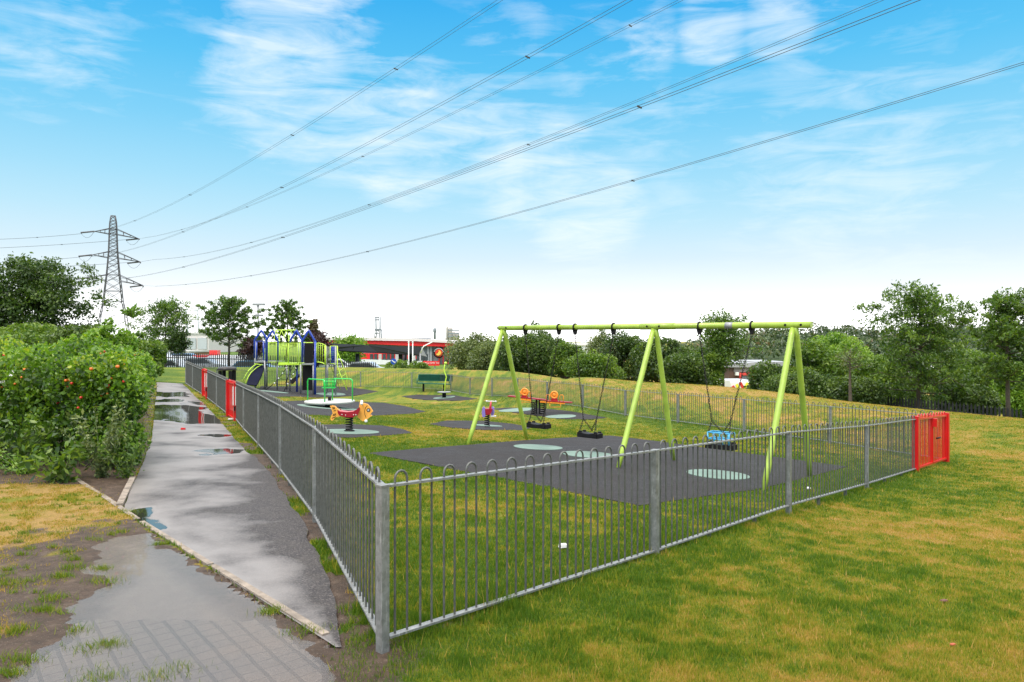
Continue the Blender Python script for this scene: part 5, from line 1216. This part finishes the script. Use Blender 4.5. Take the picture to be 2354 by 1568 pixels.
def canopy():
    Y0, Y1 = 92, 112; a = C6(300, 400, Y0); T = thing('filling_canopy', 'long dark grey sloping canopy roof in front of the red building', 'canopy', (a.x, Y0, -3.6))
    def c(cx, cy): return C6(cx, cy, Y0+(Y1-Y0)*(cx-140)/1540)
    o = MB(); f = [c(-60, 325), c(140, 333), c(900, 370), c(1680, 402), c(1750, 535), c(1560, 520), c(1050, 482), c(650, 468), c(300, 448), c(-60, 432)]
    b_ = [Vector((p.x-1.5, p.y+8, p.z+(-.8 if i < 4 else .6))) for i, p in enumerate(f)]; n = len(f); o.add(f+b_, [list(range(n)), list(range(n, 2*n))[::-1]]+[(i, n+i, n+(i+1) % n, (i+1) % n) for i in range(n)]); o.build('roof', DGREY, T)
    o = MB(); e = [c(1682, 402), c(1688, 404), c(1768, 540), c(1680, 520)]; e = [p+Vector((.03, -.15, 0)) for p in e]; 
    slabq(o, e, .12); o.build('end_panel', LG, T)
    o = MB(); slabq(o, [p+Vector((0, -.12, 0)) for p in (c(-60, 424), c(300, 440), c(650, 458), c(1050, 474), c(1560, 512), c(1700, 525), c(1560, 522), c(1050, 486), c(650, 470), c(-60, 436))], .1); o.build('edge_trim', BLACK, T)
    for cx, dy in ((700, 0), (1350, 0), (1432, 5), (1280, 9)):
        p = c(cx, 500); q = MB(); q.tube([(p.x, p.y+2+dy, -3.6), (p.x, p.y+2+dy, p.z)], .28, 8); q.build('column', DGREY, T)
    q = MB(); q.beam(c(668, 462)+Vector((0, -.15, 0)), c(712, 352)+Vector((0, -.15, 0)), .12, .12); q.build('roof_joint', BLACK, T)
canopy()
def text_mesh(txt, size, m, parent, loc, depth=.03):
    cu = bpy.data.curves.new('lettering', 'FONT'); cu.body = txt; cu.size = size; cu.extrude = depth; cu.align_x = 'CENTER'; cu.align_y = 'CENTER'
    t = bpy.data.objects.new('tmp', cu); me = bpy.data.meshes.new_from_object(t); bpy.data.objects.remove(t); me.materials.clear(); me.materials.append(m)
    o = bpy.data.objects.new('lettering', me); COL.objects.link(o); o.parent = parent; o.rotation_euler = (R(90), 0, 0); o.location = Vector(loc)-parent.location; return o
def welcome():
    Y = 62; a, b = C6(1672, 605, Y), C6(1955, 672, Y); gz = g1((a.x+b.x)/2, Y); T = thing('welcome_sign', 'long red roadside sign reading WELCOME TO with white round badge', 'sign', ((a.x+b.x)/2, Y, gz)); bd = MB()
    mid_ = C6(1715, 0, Y).x
    bd.box(((mid_+b.x)/2, Y, (a.z+b.z)/2), (b.x-mid_, .08, a.z-b.z)); bo = bd.build('board', REDW, T)
    k = MB(); k.prism([(-.26, -.22), (.16, -.22), (.16, .17), (-.05, .17), (-.26, .0)], ((a.x+mid_)/2+.0, Y-.02, (a.z+b.z)/2-.05), (1, 0, 0), (0, 0, 1), (0, -1, 0), .07); k.build('badge_board', REDW, T)
    k = MB(); k.tube([(C6(1690, 635, Y).x, Y-.06, (a.z+b.z)/2), (C6(1690, 635, Y).x, Y-.12, (a.z+b.z)/2)], .09, 14); k.build('white_badge', WHITE, T)
    text_mesh('WELCOME TO', .205, WHITE, T, ((mid_+b.x)/2-.02, Y-.06, (a.z+b.z)/2+.02), .008)
    for x in (mid_+.3, b.x-.4): k = MB(); k.tube([(x, Y+.1, gz), (x, Y+.1, a.z)], .05, 6); k.build('post', GREYP, T)
welcome()
def pole(name, label, cat, u, v0, Y, r, m, group=None): t = P(u, v0, Y); gz = g1(t.x, t.y); T = thing(name, label, cat, (t.x, t.y, gz), 0, group); o = MB(); o.tube([(t.x, t.y, gz), t], [r, r*.7], 8); o.build('pole', m, T); return T, t
for u, lab in ((939.5, 'left white flagpole before the grey canopy'), (948.8, 'right white flagpole before the grey canopy')):
    T, t = pole('flagpole', lab, 'flagpole', u, 787, 88, .085, WHITE, 'white flagpoles by the canopy'); o = MB(); o.sphere(t, .12, 8); o.build('finial', WHITE, T)
T, t = pole('lamp_post', 'tall grey lamp post with two stepped heads right of the radiating tree', 'street lamp', 593, 700, 88, .16, GREYP)
for dz, w in ((0, .7), (-1.3, .5)): o = MB(); o.box((t.x+.1, t.y, t.z+dz), (w*2, .4, .22)); o.build('lamp_head', GREYP, T)
T, t = pole('lamp_post', 'thin pole with curved arm beside the canopy end', 'street lamp', 966, 812, 86, .09, GREYP); o = MB(); o.tube([t, t+Vector((.4, 0, .8)), t+Vector((1.4, 0, 1.3))], .07, 5); o.build('lamp_arm', WHITE, T)
T, t = pole('road_sign', 'small round blue arrow sign on short pole at the edge of the bank', 'road sign', 905, 827, 50, .04, GREYP)
o = MB(); c = P(905, 831, 49.9); o.tube([c, c+Vector((0, -.05, 0))], .20, 16); o.build('sign_face', mat('sign_blue', (.01, .07, .40), .4), T); o = MB(); o.beam(c+Vector((-.12, -.07, .08)), c+Vector((.10, -.07, -.08)), .02, .05); o.box(c+Vector((.10, -.07, -.06)), (.05, .02, .12)); o.build('arrow', WHITE, T)

def lat(o, pts, r, n=4): o.tube(pts, r, n)
def quay(label, u, vt, vb, w, Y, m, diag=0, tall=False):
    c = P(u, vb, Y); T = thing('quay_crane', label, 'crane', (c.x, c.y, -3.6), 0, 'dock cranes on the horizon'); s = Y/F; h = (vb-vt)*s; z0 = c.z; x = w/2*s; rr = .55*s*(2.2 if tall else 1.2)
    o = MB()
    if tall:
        kn = z0+h*.42
        for sx in (-1, 1):
            for dy in (0, 8): lat(o, [(c.x+sx*x*1.25, c.y+dy, -3.6), (c.x+sx*x*.85, c.y+dy, kn), (c.x+sx*x*.72, c.y+dy, z0+h)], rr)
        for t in (.42, .97, .86, .25): lat(o, [(c.x-x*.9, c.y, z0+h*t), (c.x+x*.9, c.y, z0+h*t)], rr)
        lat(o, [(c.x-x, c.y, z0), (c.x+x*.8, c.y, kn)], rr*.6); lat(o, [(c.x, c.y, kn), (c.x, c.y, z0+h*.9)], rr*.6)
        lat(o, [(c.x+x*2.0, c.y, -3.6), (c.x+x*1.7, c.y, kn)], rr); lat(o, [(c.x+x*.9, c.y, kn), (c.x+x*1.9, c.y, kn)], rr*1.3); lat(o, [(c.x+x*1.8, c.y, kn), (c.x+x*3.6, c.y, z0)], rr*.4)
    else:
        for sx in (-1, 1): lat(o, [(c.x+sx*x, c.y, -3.6), (c.x+sx*x*.85, c.y, z0+h*.85)], rr)
        lat(o, [(c.x-x*.9, c.y, z0+h*.85), (c.x-x*.4, c.y, z0+h), (c.x+x*.4, c.y, z0+h), (c.x+x*.9, c.y, z0+h*.85)], rr); lat(o, [(c.x-x, c.y, z0+h*.35), (c.x+x, c.y, z0+h*.35)], rr)
        if diag: lat(o, [(c.x+x*.8, c.y, z0+h*.9), (c.x+x*3, c.y, z0-h*.05)], rr*.4)
    o.build('steel_frame', m, T)
    o = MB(); o.box((c.x, c.y+2, z0+h*.40), (x*1.2, 4, rr*4)); o.build('machine_house', m, T)
quay('tallest grey quay crane rising above the red building roof', 867, 728, 779, 11, 700, CGREY, tall=True)
quay('grey quay crane portal left of the two tiny cranes, right of the purple tree', 746, 758, 780, 14, 600, CGREY, 1)
quay('tiny pale crane, left of two small ones above the red roof', 783, 761, 776, 8, 800, CPALE); quay('tiny grey crane right of its pale neighbour above the light green tree', 813, 762, 779, 8, 800, CGREY)
def luff(label, u, ut, vt, vb, Y):
    c = P(u, vb, Y); T = thing('boom_crane', label, 'crane', (c.x, c.y, -3.6), 0, 'cranes with raised booms'); tp = P(ut, vt, Y); o = MB(); o.tube([(c.x, c.y, -3.6), tp], [1.1, .8], 4); o.beam(tp+Vector((-2.8, 0, 0)), tp+Vector((2, 0, .3)), 1, 1.2); o.build('raised_boom', CPALE, T)
    o = MB(); md = Vector((c.x, c.y, c.z)).lerp(tp, .45); o.tube([md+Vector((4, 0, 3)), (c.x+9, c.y, -3.6)], .5, 4); o.tube([md, md+Vector((4, 0, 3))], .4, 4); o.build('stay', CPALE, T)
luff('left pale crane with raised boom above the white shed roof', 435, 427, 712, 765, 700); luff('right pale crane with raised boom beside the radiating tree', 461, 453, 713, 765, 700)
def box_building(name, label, cat, u0, u1, vt, Y, dp, wall, roof, th=.5, extra=None):
    a, b = P(u0, vt, Y), P(u1, vt, Y); T = thing(name, label, cat, ((a.x+b.x)/2, Y, -3.6)); o = MB(); o.box(((a.x+b.x)/2, Y+dp/2, (a.z-th-3.6)/2), (b.x-a.x, dp, a.z-th+3.6)); w = o.build('wall', wall, T)
    o = MB(); o.box(((a.x+b.x)/2, Y+dp/2, a.z-th/2+.003), (b.x-a.x+.5, dp+.5, th)); o.build('roof', roof, T)
    return T, a, b
T, a, b = box_building('warehouse', 'pale pinkish white warehouse shed beyond the left trees', 'building', 400, 480, 764, 330, 40, mat('pinkish_white', (.66, .60, .58), .7), PALE, 1)
for u in (415, 440, 465): o = MB(); p = P(u, 790, 329.7); o.box(p, (4, .3, 5)); o.build('loading_door', CPALE, T)
T, a, b = box_building('low_brick_building', 'low orange brown building behind the palisade fence at left', 'building', 350, 432, 806, 150, 12, mat('orange_brick', (.34, .17, .09), .8), PALE, .4)
for u in (372, 392, 412): o = MB(); p = P(u, 815, 149.8); o.box(p, (1.4, .3, 1.0)); o.build('window', GLASS, T)
T, a, b = box_building('white_factory', 'white factory building glimpsed through the trees by the middle swing', 'building', 1290, 1400, 788, 170, 20, mat('factory_white', (.70, .72, .74), .6), WHITE, .6)
for u in (1338, 1346): o = MB(); p = P(u, 776, 175); o.tube([(p.x, p.y, 0), p], .35, 8); o.build('stack', CPALE, T)
T, a, b = box_building('white_factory', 'white wall seen between shrubs left of the slender tree', 'building', 1560, 1630, 815, 120, 12, mat('factory_white', (.70, .72, .74), .6), WHITE, .5)
o = MB(); o.box(P(1600, 835, 119.8), (5, .3, 1.4)); o.build('window', GLASS, T)
def silos():
    Y = 420; s = Y/F; T = thing('cement_silos', 'tan silos and round tower on the skyline right of the red building', 'silos', tuple(P(1040, 784, Y).xy)+(-3.6,))
    for cx0, cx1, cy in ((2050, 2085, 90), (2085, 2145, 110), (2145, 2190, 170), (2190, 2250, 185), (2020, 2050, 265)):
        a, b = C6(cx0, cy, Y), C6(cx1, cy, Y); o = MB(); o.lathe([((b.x-a.x)/2, -3.6), ((b.x-a.x)/2, a.z-1.2), ((b.x-a.x)/2*.8, a.z)], ((a.x+b.x)/2, Y, 0), 14); o.build('silo', mat('silo_tan', (.44, .40, .36), .7, 0, .12, .1), T)
    for cy in (150, 200, 240): a, b = C6(2080, cy, Y-8), C6(2245, cy, Y-8); o = MB(); o.beam(a, b, .6, .8); o.build('walkway', CGREY, T)
    T = thing('chimney', 'single dark chimney with bulging top left of the tan silos', 'chimney', tuple(P(999.6, 784, 430).xy)+(-3.6,)); c = C6(1885, 115, 430)
    o = MB(); o.lathe([(.75, -3.6), (.65, c.z-3.0), (1.05, c.z-2.2), (1.05, c.z-.9), (.5, c.z)], (c.x, 430, 0), 12); o.build('shaft', CGREY, T)
silos()
def red_door_building():
    T, a, b = box_building('brick_workshop', 'brown brick workshop with pale roof edge and red framed door', 'building', 1676, 1735, 834, 74, 9, BRICK, LG, .45); Y = 74
    x0, x1, z1 = P(1699, 0, Y).x, P(1731, 0, Y).x, P(0, 857, Y).z; rf = mat('coral_frame', (.75, .07, .06), .5)
    fr = MB(); fr.prism([(0, -3.6), (0, z1), (x1-x0, z1), (x1-x0, -3.6), (x1-x0-.22, -3.6), (x1-x0-.22, z1-.24), (.22, z1-.24), (.22, -3.6)], (x0, Y-.1, 0), (1, 0, 0), (0, 0, 1), (0, -1, 0), .2); d_ = fr.build('door_frame', rf, T)
    o = MB(); o.box(((x0+x1)/2, Y-.05, (z1-3.8)/2), (x1-x0-.44, .08, z1-.24+3.6)); o.build('door', mat('door_grey', (.16, .17, .19), .5), T)
    o = MB(); o.box((P(1714, 0, Y).x, Y-.04, P(0, 849, Y).z), (2.4, .1, .55)); o.build('concrete_panel', mat('stained_concrete', (.20, .18, .17), .8, 0, .3, 1), T)
    o = MB(); o.box((P(1692, 0, Y).x, Y-.3, P(0, 859, Y).z), (.3, .4, .3)); o.build('wall_lamp', WHITE, T)
    T, a, b = box_building('brick_workshop', 'second brown brick workshop behind the right swing legs', 'building', 1742, 1812, 832, 82, 9, BRICK, LG, .45)
    for u in (1760, 1790): o = MB(); o.box(P(u, 850, 81.9), (1.3, .1, .7)); o.build('window', GLASS, T)
    T, a, b = box_building('brick_workshop', 'dark brick building with orange door frames behind the right palisade', 'building', 2150, 2310, 850, 60, 9, BRICK, PALE, .5)
    of = mat('orange_frame', (.70, .14, .06), .5)
    for (u0, u1, v0, v1) in ((2196, 2212, 868, 896), (2247, 2263, 874, 894)):
        p, q = P(u0, v0, 59.9), P(u1, v1, 59.9); o = MB(); w, h = q.x-p.x, p.z-q.z
        o.prism([(0, -h), (0, 0), (w, 0), (w, -h), (w-.1, -h), (w-.1, -.1), (.1, -.1), (.1, -h)], p, (1, 0, 0), (0, 0, 1), (0, -1, 0), .2); o.build('door_frame', of, T)
        o = MB(); o.box(((p.x+q.x)/2, 59.95, (p.z+q.z)/2), (w-.25, .06, h-.1)); o.build('door', GLASS, T)
    p, q = P(2189, 908, 50), P(2225, 922, 50); T = thing('skip', 'orange red skip half hidden behind the right palisade', 'skip', (p.x+.5, 50, g1(p.x, 50))); o = MB(); z1 = p.z; z0 = g1(p.x, 50)
    o.prism([(-.1, z1), (.15, z0), (1.0, z0), (1.3, z1)], (p.x, 50, 0), (1, 0, 0), (0, 0, 1), (0, -1, 0), 1.4); o.build('body', of, T); o = MB(); o.beam((p.x-.12, 49.27, z1), (p.x+1.32, 49.27, z1), .06, .08); o.build('rim', BLACK, T)
red_door_building()

def vehicle(name, label, cat, u, vt, Y, L, H, m, rz=0, van=False, group='vehicles parked behind the palisade fence'):
    t = P(u, vt, Y); gz = t.z-H; T = thing(name, label, cat, (t.x, Y, gz), rz, group); W = 1.75 if not van else 1.95
    if van: body = [(-L/2, .35), (-L/2, H-.1), (-L/2+.15, H), (L*.22, H), (L*.36, H*.58), (L/2-.05, H*.48), (L/2, .35)]; win = [(L*.10, H*.60), (L*.12, H*.88), (L*.22, H*.90), (L*.33, H*.60)]
    else: body = [(-L/2, .3), (-L/2, H*.62), (-L*.40, H*.68), (-L*.30, H*.97), (-L*.18, H), (L*.08, H), (L*.24, H*.68), (L*.46, H*.58), (L/2, H*.45), (L/2, .3)]; win = [(-L*.36, H*.68), (-L*.28, H*.92), (L*.06, H*.94), (L*.19, H*.68)]
    def pr(poly, th): o = MB(); o.prism(poly, (0, 0, 0), (1, 0, 0), (0, 0, 1), (0, -1, 0), th); return o
    pr(body, W).build('body', m, T, world=False); pr(win, W+.03).build('side_windows', GLASS, T, world=False)
    for sx in (-.31, .31):
        for sy in (-1, 1): o = MB(); o.tube([(sx*L, sy*(W/2-.18), .32), (sx*L, sy*(W/2+.02), .32)], .32, 14); w_ = o.build('wheel', BLACK, T, world=False); o = MB(); o.tube([(sx*L, sy*(W/2), .32), (sx*L, sy*(W/2+.03), .32)], .18, 10); o.build('rim', LG, w_, world=False)
    for sy in (-1, 1): o = MB(); o.box((L/2-.04, sy*(W/2-.3), H*.42), (.12, .35, .16)); o.build('headlight', WHITE, T, world=False)
    return T
CW = mat('car_white', (.80, .81, .84), .25, 0, .03, 1, 0, 0, .6); CB = mat('car_blue', (.10, .20, .34), .3, .2, .05, 1, 0, 0, .6); CS = mat('car_silver', (.50, .52, .58), .3, .4, .05, 1, 0, 0, .6); CR = mat('car_red', (.60, .03, .03), .3, 0, .05, 1, 0, 0, .6)
for a in (('van', 'white van at the left end behind the palisade, beside the rose hedge', 'van', 347, 803, 72, 5.2, 2.2, CW, 0, True), ('van', 'white van behind the palisade under the bushy forked tree', 'van', 410, 820, 66, 5.0, 2.0, CW, 0, True),
          ('parked_car', 'blue grey car roof showing above the palisade left of the dark post', 'car', 432, 812, 74, 4.3, 1.5, CB, .2), ('parked_car', 'silver car behind the palisade at the left fence end', 'car', 470, 822, 64, 4.3, 1.5, CS, .1),
          ('van', 'white van right of the radiating tree trunk behind the palisade', 'van', 555, 817, 68, 5.4, 2.1, CW, 0, True), ('parked_car', 'dark blue car behind the palisade near the litter bin', 'car', 590, 828, 62, 4.3, 1.45, CB, 0),
          ('parked_car', 'white car behind the palisade below the blue roof', 'car', 375, 826, 60, 4.2, 1.5, CW, 3.1), ('parked_car', 'silver car furthest right behind the palisade, beyond the ladder', 'car', 845, 832, 66, 4.3, 1.5, CS, 0),
          ('parked_car', 'white car seen between rungs beyond the climbing unit', 'car', 775, 825, 66, 4.3, 1.5, CW, .3)): vehicle(*a)
def trailer():
    p, q = P(454, 816, 70), P(516, 824, 70); T = thing('red_trailer', 'long low red trailer with small red box above it behind the palisade', 'trailer', ((p.x+q.x)/2, 70, q.z-1.2)); o = MB(); o.box(((p.x+q.x)/2, 70, (p.z+q.z)/2), (q.x-p.x, 2, p.z-q.z)); o.build('deck', CR, T)
    for x in (p.x+.4, q.x-.4): o = MB(); o.tube([(x, 69, q.z-.55), (x, 69.3, q.z-.55)], .45, 12); o.build('wheel', BLACK, T)
    o = MB(); o.box(P(494, 811, 70), (.75, .75, .5)); o.build('cab_box', CR, T)
    o = MB(); o.box(((p.x+q.x)/2, 70, q.z-.5), (q.x-p.x-.2, 1.9, .85)); o.build('white_body', CW, T)
trailer()
T = vehicle('service_van', 'white van with red and yellow chevron rear beside the slender tree', 'van', 1681, 872, 56, 4.8, 1.9, CW, R(95), True, None)
o = MB(); W2 = 1.9
for k in range(6): o = MB(); o.box((-2.43, (k-2.5)*.28, 1.38+.12*(2.5-abs(k-2.5))-.1), (.03, .20, .62), Matrix.Rotation(R(28 if k < 3 else -28), 3, 'X')); o.build('chevron', CR if k % 2 else mat('chevron_yellow', (.75, .75, .05), .4), T, world=False)
o = MB(); o.box((-2.42, 0, .85), (.03, 1.2, .25)); o.build('rear_bumper_panel', mat('chevron_yellow', (.75, .75, .05), .4), T, world=False)

def palisade(name, label, pts, h, m, sp=.17, w=.07):
    T = thing(name, label, 'fence', (pts[0].x, pts[0].y, pts[0].z)); L = [0]
    for a, b in zip(pts[:-1], pts[1:]): L.append(L[-1]+(b-a).length)
    o = MB(); n = int(L[-1]/sp)
    for i in range(n):
        s_ = (i+.5)*sp; k = max(j for j in range(len(L)-1) if L[j] <= s_); t = (s_-L[k])/(L[k+1]-L[k]); p = pts[k].lerp(pts[k+1], t); e = (pts[k+1]-pts[k]).normalized()
        o.beam(p, p+Vector((0, 0, h)), .02, w) if False else o.box(p+Vector((0, 0, h/2)), (w, .02, h), Matrix.Rotation(math.atan2(e.y, e.x), 3, 'Z')); o.add([p+e*-.03+Vector((0, 0, h)), p+e*.03+Vector((0, 0, h)), p+Vector((0, 0, h+.1))], [(0, 1, 2)])
    o.build('pales', m, T)
    for zz in (.3, h-.3):
        o = MB()
        for a, b in zip(pts[:-1], pts[1:]): o.beam(a+Vector((0, .03, zz)), b+Vector((0, .03, zz)), .04, .06)
        o.build('rail', m, T)
    return T
DG = mat('palisade_dark', (.028, .030, .034), .5, .2, .2, 5, 0)
def line_pts(uv, Y, vtop, h): return None
def gp(u, Y, top_v, h): p = P(u, top_v, Y); return Vector((p.x, p.y, p.z-h))
palisade('palisade_fence', 'dark steel palisade fence along the car park at the left', [gp(300, 57, 811, 2.0), gp(430, 56, 813.5, 2.0), gp(600, 55, 818, 2.0), gp(740, 55, 823, 2.0)], 2.0, DG)
palisade('palisade_fence', 'low dark palisade fence behind the ladder and canopy', [gp(750, 58, 829, 1.6), gp(870, 60, 835, 1.6)], 1.6, DG)
palisade('palisade_fence', 'dark palisade fence hidden in shrubs at the right behind the big trees', [gp(1905, 34, 902, 1.9), gp(2110, 29, 920, 1.9), gp(2250, 26.5, 934, 1.9), gp(2420, 24, 952, 1.9)], 1.9, DG, .155)

# wooded hill on the right
def hill():
    us = np.linspace(1560, 2900, 50); top = np.interp(us, [1560, 1680, 1760, 1860, 1960, 2100, 2200, 2350, 2900], [800, 775, 760, 748, 757, 756, 744, 750, 760])
    rows = []
    for f, Y in ((0, 150), (.25, 185), (.55, 230), (.85, 280), (1, 300), (.8, 360), (0, 500)):
        rows.append([((u-UC)/F*Y, Y, -3.8+f*((VC-t)/F*300+CAMZ-3+3.8)) for u, t in zip(us, top)])
    A = np.array(rows); o = gridmesh('hill', A[..., 0], A[..., 1], A[..., 2], mat('hill_soil', (.03, .05, .015), .9, 0, .3, .1)); tag(o, kind='structure')
    n = 70000; f = rng.random(n)**.8; uu = rng.uniform(1560, 2900, n); cu = (rng.integers(0, 420, n)); ang = rng.random((420, 3)); Cc = np.empty((420, 3))
    for i in range(420):
        ff = ang[i, 0]**.7; u = 1560+1340*ang[i, 1]; tp = np.interp(u, us, top); Yc = 150+150*ff; z = -3.8+ff*((VC-tp)/F*300+CAMZ-3+3.8); Cc[i] = ((u-UC)/F*Yc, Yc, z)
    dd = ldir(n); rr = (2.2+2.6*ang[cu, 2])*(.7+.3*rng.random(n)); C = Cc[cu]+dd*rr[:, None]+np.array([0, 0, 1.2]); cv = rng.random(420)
    o = leafmesh('wooded_hillside', C, np.full(n, .85), leafmat('leaf_far', [(0, (.020, .035, .015)), (.5, (.05, .08, .028)), (.85, (.11, .15, .05)), (1, (.15, .10, .05))], .2), None, .3, .6, .4+.6*(cv[cu]-.5)+.2*dd[:, 2]); tag(o, 'far wooded hillside of mixed dark and olive trees behind the right trees', 'woodland', kind='stuff')
hill()

# small things on the ground
def lump(name, label, cat, u, v, sz, m, rz=0.3):
    p = ray(u, v); T = MB(); sx, sy, sz_ = sz; rs = random.Random(int(u)); pts = []
    prof = [(-.5, -.35), (-.3, -.5), (.35, -.5), (.5, -.3), (.5, .35), (.25, .5), (-.35, .5), (-.5, .3)]
    base = p+Vector((0, 0, .015)); rot = Matrix.Rotation(rz, 3, 'Z')
    lo_ = [base+rot @ Vector((a*sx, b*sy, 0)) for a, b in prof]; hi_ = [base+rot @ Vector((a*sx*.85, b*sy*.85, sz_*rs.uniform(.8, 1.1))) for a, b in prof]
    T.add(lo_+hi_, [list(range(8))[::-1], list(range(8, 16))]+[(i, (i+1) % 8, 8+(i+1) % 8, 8+i) for i in range(8)]); o = T.build(name, m); tag(o, label, cat)
lump('red_carton', 'small flat red carton lying on the wet path', 'litter', 421, 989, (.09, .06, .03), RED)
lump('white_packet', 'crumpled white packet on the grass inside the near fence', 'litter', 1294, 1262, (.07, .05, .025), STONE)
lump('paper_scrap', 'white paper scrap at the foot of the nearer path gate', 'litter', 530, 966, (.12, .08, .03), STONE)
lump('paper_scrap', 'white scrap on grass in front of the double gate fence panel', 'litter', 1858, 1126, (.06, .04, .02), STONE)
0 and lump('paper_scrap', 'thin white straw on the dry grass at the right edge', 'litter', 2226, 1161, (.20, .02, .01), STONE, 0)
lump('dead_leaf', 'reddish dead leaf on the lawn at bottom right', 'leaf', 2190, 1488, (.035, .02, .006), mat('leaf_rust', (.35, .08, .03), .7))
lump('dead_leaf', 'brown dead leaf on the lawn below the right gate', 'leaf', 2170, 1386, (.05, .03, .006), mat('leaf_brown', (.12, .05, .03), .7))
